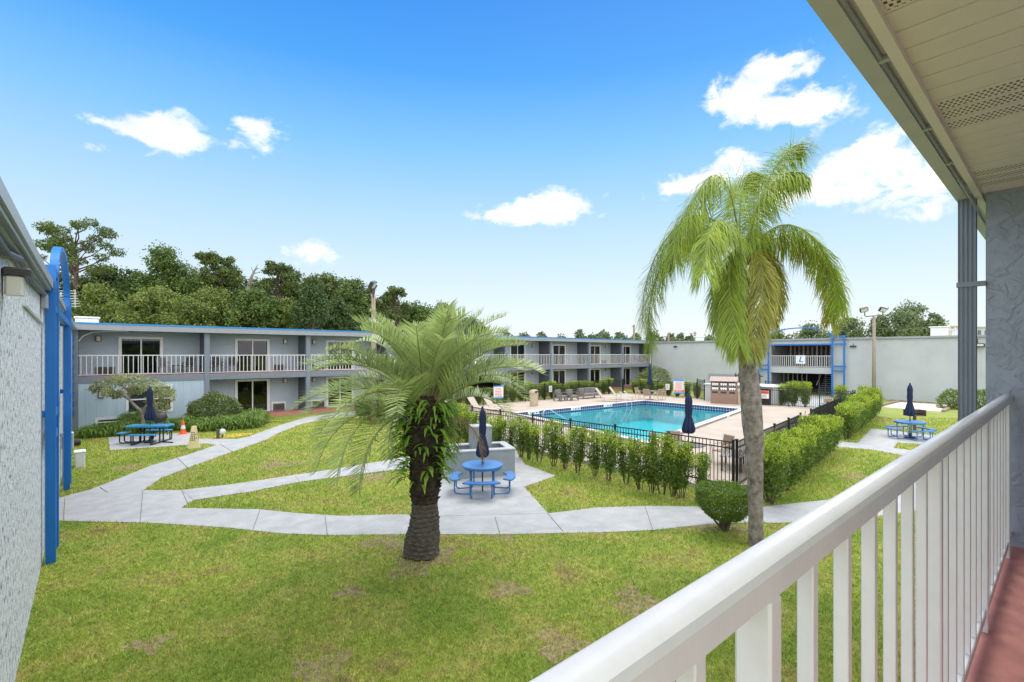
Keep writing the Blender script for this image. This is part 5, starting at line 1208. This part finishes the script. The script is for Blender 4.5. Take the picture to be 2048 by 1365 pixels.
# ================================================================== POOL FURNITURE
def lounge():
    t = thing('lounge_chair', 'x', 'lounge chair')      # head at -x, feet at +x
    b = MB()
    for s_ in (-.31, .31): b.tube([(-.35, s_, .36), (1.15, s_, .36)], .02, 6).tube([(-.35, s_, .36), (-.85, s_, 1.02)], .02, 6)
    b.tube([(-.85, -.31, 1.02), (-.85, .31, 1.02)], .02, 6); b.build('frame', 'tan_frame', t)
    for x in (-.3, .95):
        for s_ in (-.31, .31): MB().tube([(x, s_, .35), (x + .06, s_, 0)], .018, 6).build('leg', 'tan_frame', t)
    MB().add([(-.33, -.29, .375), (1.13, -.29, .365), (1.13, .29, .365), (-.33, .29, .375), (-.33, -.29, .35), (1.13, -.29, .34), (1.13, .29, .34), (-.33, .29, .35)], [(0, 1, 2, 3), (7, 6, 5, 4), (0, 4, 5, 1), (1, 5, 6, 2), (2, 6, 7, 3), (3, 7, 4, 0)]).build('seat', 'tan_sling', t)
    MB().bar((-.36, 0, .385), (-.85, 0, 1.03), .58, .025).build('backrest', 'tan_sling', t)
    return t
lc = lounge(); LC = [((917, 835), 'tan lounge chair half hidden behind the squat palm fronds'), ((962, 828), 'tan lounge chair left of the near pair by the back fence sign'), ((990, 822), 'tan lounge chair in front of the blue bordered pool sign'), ((1213, 803), 'tan lounge chair right of the grey outdoor sofa'), ((1240, 800), 'tan lounge chair left of the chrome pool ladder')]
for i, ((px, py), lb_) in enumerate(LC):
    p = g(px, py, DZ); o = lc if i == 0 else dup(lc, p, label=lb_)
    o['label'] = lb_; o['group'] = 'lounge chairs round the pool'; o.location = (p.x, p.y, DZ); o.rotation_euler = (0, 0, R(-74 if i < 3 else -66))
def sofa(name, label, w_, loc, rz):
    t = thing(name, label, 'outdoor sofa' if w_ > 1 else 'armchair', loc, rz); h = w_ / 2
    for s_ in (-1, 1):
        b = MB().box(s_ * h - .05, s_ * h + .05, -.40, -.33, 0, .62).box(s_ * h - .05, s_ * h + .05, .33, .40, 0, .62).box(s_ * h - .055, s_ * h + .055, -.42, .42, .621, .66); b.build('arm', 'greige', t)
    MB().box(-h + .051, h - .051, -.40, .40, .22, .30).box(-h + .051, h - .051, .34, .40, .301, .78).build('frame', 'greige', t)
    k = max(1, round(w_ / .7))
    for i in range(k):
        a = -h + .06 + i * (w_ - .12) / k; c = a + (w_ - .12) / k - .02
        MB().bbox(a, c, -.41, .2, .301, .44, .03).build('seat_cushion', 'cushion', t); MB().bbox(a, c, .18, .335, .441, .88, .03).build('back_cushion', 'cushion', t)
    return t
sofa('armchair', 'dark grey outdoor armchair at the left of the sofa group', .8, fp(1121, Y=27.2, z=DZ), R(8)); sofa('armchair', 'grey outdoor armchair between the left armchair and the sofa', .8, fp(1143, Y=26.9, z=DZ), R(-6))
sofa('sofa', 'three seat grey outdoor sofa by the back pool fence', 2.1, fp(1178, Y=27.2, z=DZ), R(-4))
def trash(label, loc):
    t = thing('trash_can', label, 'trash can', loc); MB().lathe([(.28, 0), (.30, .02), (.33, .92)], 20).build('bin', 'can_tan', t, smooth=False)
    MB().lathe([(.36, .921), (.36, 1.02), (.28, 1.14), (.1, 1.18)], 20).build('lid', 'can_tan', t); MB().box(-.18, .18, -.355, -.30, .95, 1.10).build('opening', 'fixture', t); return t
trash('round tan litter bin on the deck left of the sofa group', g(1068, 812, DZ)); trash('tan litter bin beside the towel cabinet, partly behind the queen palm trunk', g(1482, 809, DZ))
def dining_chair(sling='brown_sling', frame='tan_frame', name='dining_chair', armr=True):
    t = thing(name, 'x', 'chair')
    for sx in (-.23, .23):
        MB().tube([(sx, -.22, 0), (sx, -.20, .42)], .018, 6).build('leg', frame, t); MB().tube([(sx, .26, 0), (sx, .22, .44)], .018, 6).build('leg', frame, t)
        if armr: MB().tube([(sx, -.20, .42), (sx * 1.08, -.22, .62), (sx * 1.08, .0, .66), (sx, .27, .64)], .018, 6).build('arm', frame, t)
    MB().tube([(-.23, .22, .44), (-.23, .34, .95), (.23, .34, .95), (.23, .22, .44)], .018, 6).tube([(-.23, -.20, .42), (.23, -.20, .42)], .016, 6).build('back_frame', frame, t)
    MB().bar((0, -.22, .43), (0, .22, .42), .44, .025).build('seat', sling, t); MB().bar((0, .235, .47), (0, .345, .93), .43, .02).build('backrest', sling, t)
    return t
def ped_table(name, label, loc, r, top, base):
    t = thing(name, label, 'table', loc); MB().lathe([(r - .02, .70), (r, .71), (r, .735), (r - .01, .74)], 28).build('tabletop', top, t)
    MB().lathe([(.28, 0), (.27, .03), (.05, .05), (.04, .69)], 16).build('pedestal', base, t); return t
def umbrella(name, label, loc, h, base=True, fl=.245, z0=1.02):
    t = thing(name, label, 'umbrella', loc); MB().tube([(0, 0, 0), (0, 0, h - .03)], .021, 8).build('pole', 'black_iron', t)
    if base: MB().lathe([(.24, 0), (.24, .04), (.19, .07), (.05, .08), (.04, .25)], 20).build('base', 'black_iron', t)
    k = h - z0
    ph = rng.uniform(0, 6)
    def fn(t_, z): f = max(0, min(1, (h - z) / k)); return 1 + (.10 + .16 * f) * math.cos(8 * t_ + ph + .6 * math.sin(z * 3)) + .05 * math.sin(3 * t_ + z * 2)
    pr = [(.03, z0 + .06), (fl * .62, z0 - .02), (fl * .88, z0 + .02), (fl, z0 + .10), (fl * .90, z0 + .18 * k), (fl * .70, z0 + .30 * k), (fl * .46, z0 + .43 * k), (fl * .50, z0 + .46 * k), (fl * .58, z0 + .58 * k), (fl * .54, z0 + .70 * k), (fl * .60, z0 + .82 * k), (fl * .50, z0 + .90 * k), (fl * .34, z0 + .96 * k), (.03, h)]
    MB().lathe(pr, 64, fn=fn).build('canopy', 'navy', t, smooth=True)
    MB().lathe([(fl * .50, z0 + .435 * k), (fl * .53, z0 + .445 * k), (fl * .50, z0 + .458 * k)], 24).build('tie_strap', 'navy', t)
    MB().lathe([(.035, h + .0), (.03, h + .04), (.01, h + .06)], 10).build('finial', 'navy', t); return t
dc = dining_chair(); p = g(1300, 800, DZ); ped_table('patio_table', 'round patio table under the navy umbrella at the far end of the pool', p, .6, 'greige', 'greige'); umbrella('umbrella', 'closed navy umbrella on the patio table at the far end of the pool', p, 2.95, False, .2, 1.25)
for i, (a, lb_) in enumerate(((200, 'tan framed patio chair left of the far patio table'), (250, 'tan framed brown sling chair in front left of the far patio table'), (330, 'tan framed patio chair right of the far patio table'), (90, 'tan framed patio chair behind the far patio table'))):
    o = dc if i == 0 else dup(dc, (0, 0, 0)); o.location = (p.x + 1.0 * math.cos(R(a)), p.y + 1.0 * math.sin(R(a)), DZ); o.rotation_euler = (0, 0, R(a - 90)); o['label'] = lb_; o['group'] = 'patio chairs round the far table'
p = g(1377, 932, DZ); ped_table('patio_table', 'round patio table just inside the near fence corner, under the closed umbrella', p, .55, 'greige', 'black_iron'); umbrella('umbrella', 'closed navy umbrella standing inside the near fence before the pool', p, 2.42, False, .19, 1.12)
for i, (dx, dy, rz, lb_) in enumerate(((.75, .85, -40, 'brown sling chair behind the near fence, tucked at the far side of the patio table'), (1.25, -.55, -110, 'brown sling chair behind the near fence, right of the patio table'), (.1, 1.1, 10, 'brown sling chair behind the near fence, left of the patio table'))):
    dup(dc, (p.x + dx, p.y + dy, DZ), R(rz), lb_, 'sling chairs at the near patio table')
p = g(1466, 935, DZ); t = thing('low_table', 'low dark slatted table on the deck by the fence corner', 'table', (p.x, p.y, DZ), R(20)); b = MB()
for k in range(6): b.box(-.75, .75, -.35 + k * .12, -.26 + k * .12, .46, .49)
b.build('tabletop', 'greige', t)
for a in (-1, 1):
    for c in (-1, 1): MB().box(a * .66 - .03, a * .66 + .03, c * .28 - .03, c * .28 + .03, 0, .459).build('leg', 'greige', t)
p = g(1665, 832, DZ); t = ped_table('patio_table', 'grey patio table with crossed legs by the pool gate', p, .62, 'cushion', 'greige'); dup(dc, (p.x + .7, p.y + .35, DZ), R(-60), 'brown sling chair at the patio table by the pool gate')
# towel cabinet
p = g(1447, 808, DZ); t = thing('towel_cabinet', 'brown slatted towel cabinet with sloped roof and three return slots', 'towel cabinet', (p.x, p.y, DZ), R(-72)); W_ = .92
b = MB().box(-W_, W_, -.02, .62, 0, 1.0).box(-W_, -W_ + .06, .0, .62, 1.0, 1.72).box(W_ - .06, W_, .0, .62, 1.0, 1.72).box(-W_ + .06, W_ - .06, .56, .62, 1.0, 1.72).box(-W_ + .06, W_ - .06, 0, .56, 1.66, 1.72)
b.box(-W_ + .06, W_ - .06, .0, .559, 1.30, 1.34)
for x in (-.31, .31): b.box(x - .025, x + .025, .0, .559, 1.001, 1.299).box(x - .025, x + .025, .0, .559, 1.341, 1.659)
b.build('body', 'cabinet', t)
MB().add([(-W_ - .06, -.14, 1.70), (W_ + .06, -.14, 1.70), (W_ + .06, .35, 2.04), (-W_ - .06, .35, 2.04), (-W_ - .06, .70, 1.76), (W_ + .06, .70, 1.76)], [(0, 1, 2, 3), (3, 2, 5, 4), (0, 3, 4), (1, 5, 2), (0, 4, 5, 1)]).build('roof', 'cabinet_roof', t)
for x in (-.6, 0, .6): MB().box(x - .2, x + .2, -.035, -.021, .78, .92).build('return_slot', 'fixture', t)
b = MB()
tw = None
for lv in (1.001, 1.341):
    for x in (-.60, 0, .60):
        for k in range(3):
            c_ = Vector((x - .16 + k * .16, .26, lv + .13)); wp = Matrix.Rotation(R(-72), 3, 'Z') @ c_ + t.location
            if tw is None:
                tw = MB().lathe([(.07, -.24), (.08, -.22), (.08, .22), (.07, .24)], 10, fn=lambda q, z: 1 + .12 * math.sin(3 * q)).build('towel', 'white'); tag(tw, 'rolled white towel in the towel cabinet cubby', 'towel', 'rolled towels in the cabinet'); o = tw
            else: o = tw.copy(); COL.objects.link(o)
            o.location = wp; o.rotation_euler = (R(90), 0, R(-72)); o.scale = (1, 1.45, 1)

# ================================================================== PICNIC TABLES
def round_picnic(name, label, loc, rz, r, sr, seats=4):
    t = thing(name, label, 'picnic table', loc, rz)
    MB().lathe([(.03, .735), (r - .01, .735), (r, .742), (r, .775), (r - .012, .785), (.03, .786)], 48).build('tabletop', 'table_blue', t)
    MB().lathe([(r - .05, .69), (r - .03, .69), (r - .03, .734), (r - .05, .734)], 40).build('apron', 'table_blue', t)
    for k in range(seats):
        a = PI / 4 + k * 2 * PI / seats; hw = R(33)
        MB().arc_slab(r + .11, r + .11 + sr, a - hw, a + hw, .425, .465, 12).build('bench', 'table_blue', t)
        b = MB(); rm = r + .11 + sr / 2; q = lambda rad, an, z: (rad * math.cos(an), rad * math.sin(an), z)
        for s_ in (-1, 1):
            an = a + s_ * R(20); am = a + s_ * R(38)
            b.tube([q(rm, an, .42), q(rm, an, .10), q(rm - .03, an, .05), q(rm - .10, an + s_ * R(3), .03), q(r * .92, am, .03), q(r * .80, a + s_ * PI / seats, .03)], .021, 8)
        b.build('seat_frame', 'table_blue', t, smooth=True)
        al = a + PI / seats; MB().tube([q(r * .80, al, .0), q(r * .80, al, .735)], .021, 8).build('leg', 'table_blue', t, smooth=True)
    b = MB()
    for k in range(seats): al = PI / 4 + (k + .5) * 2 * PI / seats; b.tube([(.0, 0, .66), (r * .80 * math.cos(al), r * .80 * math.sin(al), .66)], .018, 6)
    b.build('brace', 'table_blue', t); return t
p = g(965, 984); round_picnic('picnic_table', 'round blue metal picnic table on the concrete pad by the grey block grill', p, R(5), .58, .25); umbrella('umbrella', 'closed navy umbrella through the round blue table by the block grill', p, 2.36, False, .155, 1.0)
p = g(1820, 877); round_picnic('picnic_table', 'round blue metal picnic table on the right pad beyond the clipped hedge', p, R(2), .60, .25); umbrella('umbrella', 'closed navy umbrella through the right blue table beyond the hedge', p, 2.50, True, .17, 1.05)
# rectangular accessible table on the left pad
pc = g(300, 886); t = thing('picnic_table', 'rectangular teal picnic table with black tube legs on the left pad', 'picnic table', pc, R(-41.5) + R(6)); t.scale = (.86, .86, 1)
MB().bbox(-1.0, 1.0, -.36, .36, .74, .79, .03).build('tabletop', 'table_teal', t); MB().box(-.97, .97, -.33, .33, .70, .739).build('apron', 'table_teal', t)
MB().bbox(-.5, .75, -.95, -.68, .43, .475, .02).build('bench', 'table_teal', t); MB().bbox(-.6, .6, .68, .95, .43, .475, .02).build('bench', 'table_teal', t); MB().bbox(-1.45, -1.02, -.30, .22, .43, .475, .02).build('end_seat', 'table_teal', t)
for x in (-.35, .55):
    MB().tube([(x, -.74, .43), (x, -.74, .08), (x, -.80, .03), (x, -.86, .03), (x, -.90, .08), (x, -.90, .43)], .03, 8).tube([(x, -.80, .04), (x, .80, .04)], .03, 8).tube([(x, .74, .43), (x, .74, .08), (x, .80, .03), (x, .90, .08), (x, .90, .43)], .03, 8).build('leg_frame', 'black_pipe', t, smooth=True)
    MB().tube([(x, -.15, .03), (x, -.15, .73)], .035, 8).tube([(x, .15, .03), (x, .15, .73)], .035, 8).build('leg', 'black_pipe', t, smooth=True)
b = MB()
for y in (-.22, .14): b.tube([(-1.3, y, .43), (-1.3, y, .10), (-1.25, y, .04), (-1.1, y, .03), (-.45, y, .03), (-.36, y, .12), (-.36, y, .7)], .03, 8)
b.tube([(.55, 0, .04), (1.25, -.3, .04)], .03, 8); b.build('seat_frame', 'black_pipe', t, smooth=True)
umbrella('umbrella', 'closed navy umbrella through the rectangular teal table on the left pad', pc, 2.42, True, .18, 1.02)
# grills
p = g(318, 872); t = thing('kettle_grill', 'black covered grill behind the rectangular teal table', 'grill', p); MB().lathe([(.05, .62), (.26, .70), (.34, .85), (.34, .90), (.28, 1.05), (.05, 1.16)], 20).build('bowl', 'fixture', t, smooth=True)
for k in range(3): MB().tube([(.2 * math.cos(k * 2.1), .2 * math.sin(k * 2.1), .72), (.34 * math.cos(k * 2.1), .34 * math.sin(k * 2.1), 0)], .02, 6).build('leg', 'fixture', t)
p = g(1826, 870); t = thing('pedestal_grill', 'rusty black park grill on a post behind the right blue table', 'grill', (p.x + 1.0, p.y + .1, 0), R(-41.5)); MB().tube([(0, 0, 0), (0, 0, .82)], .07, 10).build('post', 'brown_metal', t)
MB().box(-.40, .40, -.22, .22, .82, .85).box(-.40, -.37, -.22, .22, .8501, 1.12).box(.37, .40, -.22, .22, .8501, 1.12).box(-.37, .37, .19, .22, .8501, 1.12).build('fire_box', 'brown_metal', t)
b = MB()
for k in range(9): b.box(-.42, .42, -.21 + k * .048, -.20 + k * .048, 1.0, 1.012)
b.tube([(-.55, -.3, .9), (-.55, -.3, 1.1), (-.40, -.3, 1.1)], .012, 5); b.build('grate', 'fixture', t)
# grey block grill structure
ga, gb = g(905, 961), g(1030, 952); rzg = math.atan2((gb - ga).y, (gb - ga).x); Lg = (gb - ga).length
t = thing('block_grill', 'grey painted masonry barbecue with low walls and central chimney', 'barbecue', ga, rzg)
MB().box(0, Lg, 0, .22, 0, .84).build('front_wall', 'cmu', t); MB().box(Lg - .22, Lg, .221, 1.3, 0, .84).box(0, .22, .221, 1.3, 0, .84).build('side_wall', 'cmu', t); MB().box(.221, Lg - .221, 1.08, 1.3, 0, .84).build('back_wall', 'cmu', t)
cap = MB().bbox(-.02, Lg + .02, -.02, .24, .841, .885, .015).bbox(Lg - .24, Lg + .02, .241, 1.32, .841, .885, .015).bbox(-.02, .24, .241, 1.32, .841, .885, .015).bbox(.241, Lg - .241, 1.06, 1.32, .841, .885, .015); cap.build('coping', 'cmu_cap', t)
ch = MB().box(Lg * .36, Lg * .36 + .66, .55, 1.059, 0, 1.5); ch.build('chimney', 'cmu', t); MB().bbox(Lg * .36 - .02, Lg * .36 + .68, .53, 1.055, 1.501, 1.55, .01).build('chimney_cap', 'cmu_cap', t)
# cone, wet floor cone, valve
t = thing('traffic_cone', 'orange traffic cone with white collar beside the teal picnic table', 'traffic cone', g(366, 869)); MB().bbox(-.19, .19, -.19, .19, 0, .035, .02).build('base', 'orange', t)
MB().lathe([(.14, .0351), (.10, .27), (.075, .44), (.03, .70), (.02, .705)], 20).build('cone', 'orange', t, smooth=False); MB().lathe([(.104, .27), (.079, .44)], 20).build('collar', 'white', t)
t = thing('wet_floor_cone', 'tall tapered yellow caution cone with rows of black lettering', 'caution cone', g(388, 897), R(-41.5 + 25))
def taper(b, w0, w1, z0, z1): return b.add([(-w0, -w0, z0), (w0, -w0, z0), (w0, w0, z0), (-w0, w0, z0), (-w1, -w1, z1), (w1, -w1, z1), (w1, w1, z1), (-w1, w1, z1)], [(0, 3, 2, 1), (4, 5, 6, 7), (0, 1, 5, 4), (1, 2, 6, 5), (2, 3, 7, 6), (3, 0, 4, 7)])
taper(MB(), .21, .075, 0, .92).build('body', 'sign_yellow', t)
b = MB()
for k in range(5):
    z0 = .34 + k * .075
    for j in range(3 + (k % 2)):
        w0 = .21 - .135 * z0 / .92; xx = -w0 * .7 + j * w0 * .42
        for face in (0, 1):
            pts = [(xx, -w0 - .004, z0), (xx + w0 * .26, -w0 - .004, z0), (xx + w0 * .26, -w0 + .004, z0 + .045), (xx, -w0 + .004, z0 + .045)]
            if face: pts = [(-y, x, z) for x, y, z in pts]
            b.add(pts, [(0, 1, 2, 3)])
b.build('lettering', 'ink', t)
t = thing('pipe_valve', 'rusty brown and white valve riser at the edge of the yellow slab', 'valve', g(440, 877)); MB().tube([(-.08, 0, 0), (-.08, 0, .42)], .07, 10).tube([(.10, 0, 0), (.10, 0, .22)], .04, 8).build('riser', 'brown_metal', t); MB().lathe([(.06, .16), (.13, .20), (.15, .30), (.10, .40), (.03, .43)], 14, (.10, 0, 0)).build('cap', 'pvc', t, smooth=True)

# ================================================================== LIGHT POLES
def light_pole(label, loc, rz, h):
    t = thing('light_pole', label, 'light pole', loc, rz); MB().tube([(0, 0, 0), (0, 0, h * .5), (0, 0, h)], [.15, .13, .105], 14).build('pole', 'wood_pole', t, smooth=True)
    MB().tube([(-.78, 0, h + .30), (-.78, 0, h - .02), (-.68, 0, h - .10), (0, 0, h - .05), (.62, 0, h - .02), (.74, 0, h + .08), (.74, 0, h + .36)], .04, 8).build('bracket', 'brown_metal', t)
    for x, a in ((-.86, -14), (.74, 10)):
        o = MB().bbox(-.30, .30, -.20, .20, -.02, .20, .05).build('floodlight', 'fixture', t); o.location = (x, -.05, h + .44); o.rotation_euler = (R(-58), R(a), R(a * 1.2))
        q = MB().box(-.25, .25, -.15, .15, -.032, -.021).build('lens', 'fixture_lens', o)
    return t
p = fp(1748, X=50.6); light_pole('tall wooden light pole with twin floodlights before the grey building', p, R(-41.5), 7.15)
p = g(747, 850); light_pole('weathered wooden light pole behind the squat palm fronds', p, R(62), 7.1)
def util_pole(label, px, top, t_, arm=0):
    p = at(px, HZ, t_); h = EYE + (HZ - top) / FPX * t_; t = thing('utility_pole', label, 'utility pole', (p.x, p.y, 0), R(-41.5)); MB().tube([(0, 0, 0), (0, 0, h)], .16, 8).build('pole', 'wood_pole', t)
    if arm: MB().bar((-arm, 0, h - .3), (arm * .3, 0, h - .3), .14).build('arm', 'metal_grey', t)
util_pole('short pole on the skyline above the right part of the motel roof', 1268, 650, 80, .35); util_pole('slim pole behind the left hanging queen palm frond', 1337, 667, 80)
util_pole('slim street light on the skyline left of the queen palm trunk', 1390, 664, 90, 1.0); util_pole('tall slim mast far behind the grey building at right', 1951, 606, 150, .8)
# far building
p = at(1905, HZ, 130); t = thing('far_building', 'small beige building with dark windows beyond the grey roof at right', 'building', (p.x, p.y, 0), R(-41.5 + 8)); MB().box(-2.6, 6.5, 0, 8, 0, 11.3).build('wall', 'beige_wall', t); MB().box(-2.8, 6.7, -.2, 8.2, 11.301, 11.8).build('parapet', 'white', t)
for k in range(4):
    x = -.4 + k * 1.7; MB().box(x, x + .9, -.05, -.001, 9.3, 10.8).build('window', 'dark_glass', t)
p = at(1962, HZ, 140); t = thing('far_building', 'small grey building with square windows, farthest right on the skyline', 'building', (p.x, p.y, 0), R(-41.5 + 8)); MB().box(-5, 6, 0, 8, 0, 11.2).build('wall', 'stucco_grey', t); MB().box(-5.2, 6.2, -.2, 8.2, 11.201, 11.6).build('parapet', 'metal_grey', t)
for k in range(4):
    x = -3.4 + k * 2.3; MB().box(x, x + 1.1, -.05, -.001, 9.1, 10.6).build('window', 'dark_glass', t)

# ================================================================== BALCONY FURNITURE ON THE MOTEL WING
bc = dining_chair('fixture', 'fixture', 'balcony_chair'); spots = [(0, 4.95, 33.95, 150, 'dark balcony chair by the divider of the leftmost balcony'), (1, .75, 34.2, 190, 'dark balcony chair beside the post on the second balcony'), (1, 1.5, 34.2, 175, 'dark balcony chair left of the sliding door on the second balcony'), (2, 5.0, 34.2, 200, 'dark balcony chair on the third balcony behind palm fronds'), (8, 3.9, 34.2, 190, 'dark balcony chair on the farthest upper balcony')]
for i, (bay, dx, y, a, lb_) in enumerate(spots):
    o = bc if i == 0 else dup(bc, (0, 0, 0)); o.location = (BAY * bay + dx, y, ZF); o.rotation_euler = (0, 0, R(a + 180)); o['label'] = lb_; o['group'] = 'dark chairs on the motel balconies'
oc = dining_chair('cushion', 'metal_grey', 'balcony_chair'); oc.location = (3.75, 34.3, ZF); oc.rotation_euler = (0, 0, R(10)); oc['label'] = 'light framed balcony chair in front of the leftmost sliding door'
t = thing('side_table', 'small dark side table on the leftmost balcony', 'table', (4.45, 34.3, ZF)); MB().bbox(-.25, .25, -.25, .25, .46, .50, .02).build('tabletop', 'fixture', t)
for a in (-1, 1):
    for c in (-1, 1): MB().box(a * .21 - .015, a * .21 + .015, c * .21 - .015, c * .21 + .015, 0, .459).build('leg', 'fixture', t)
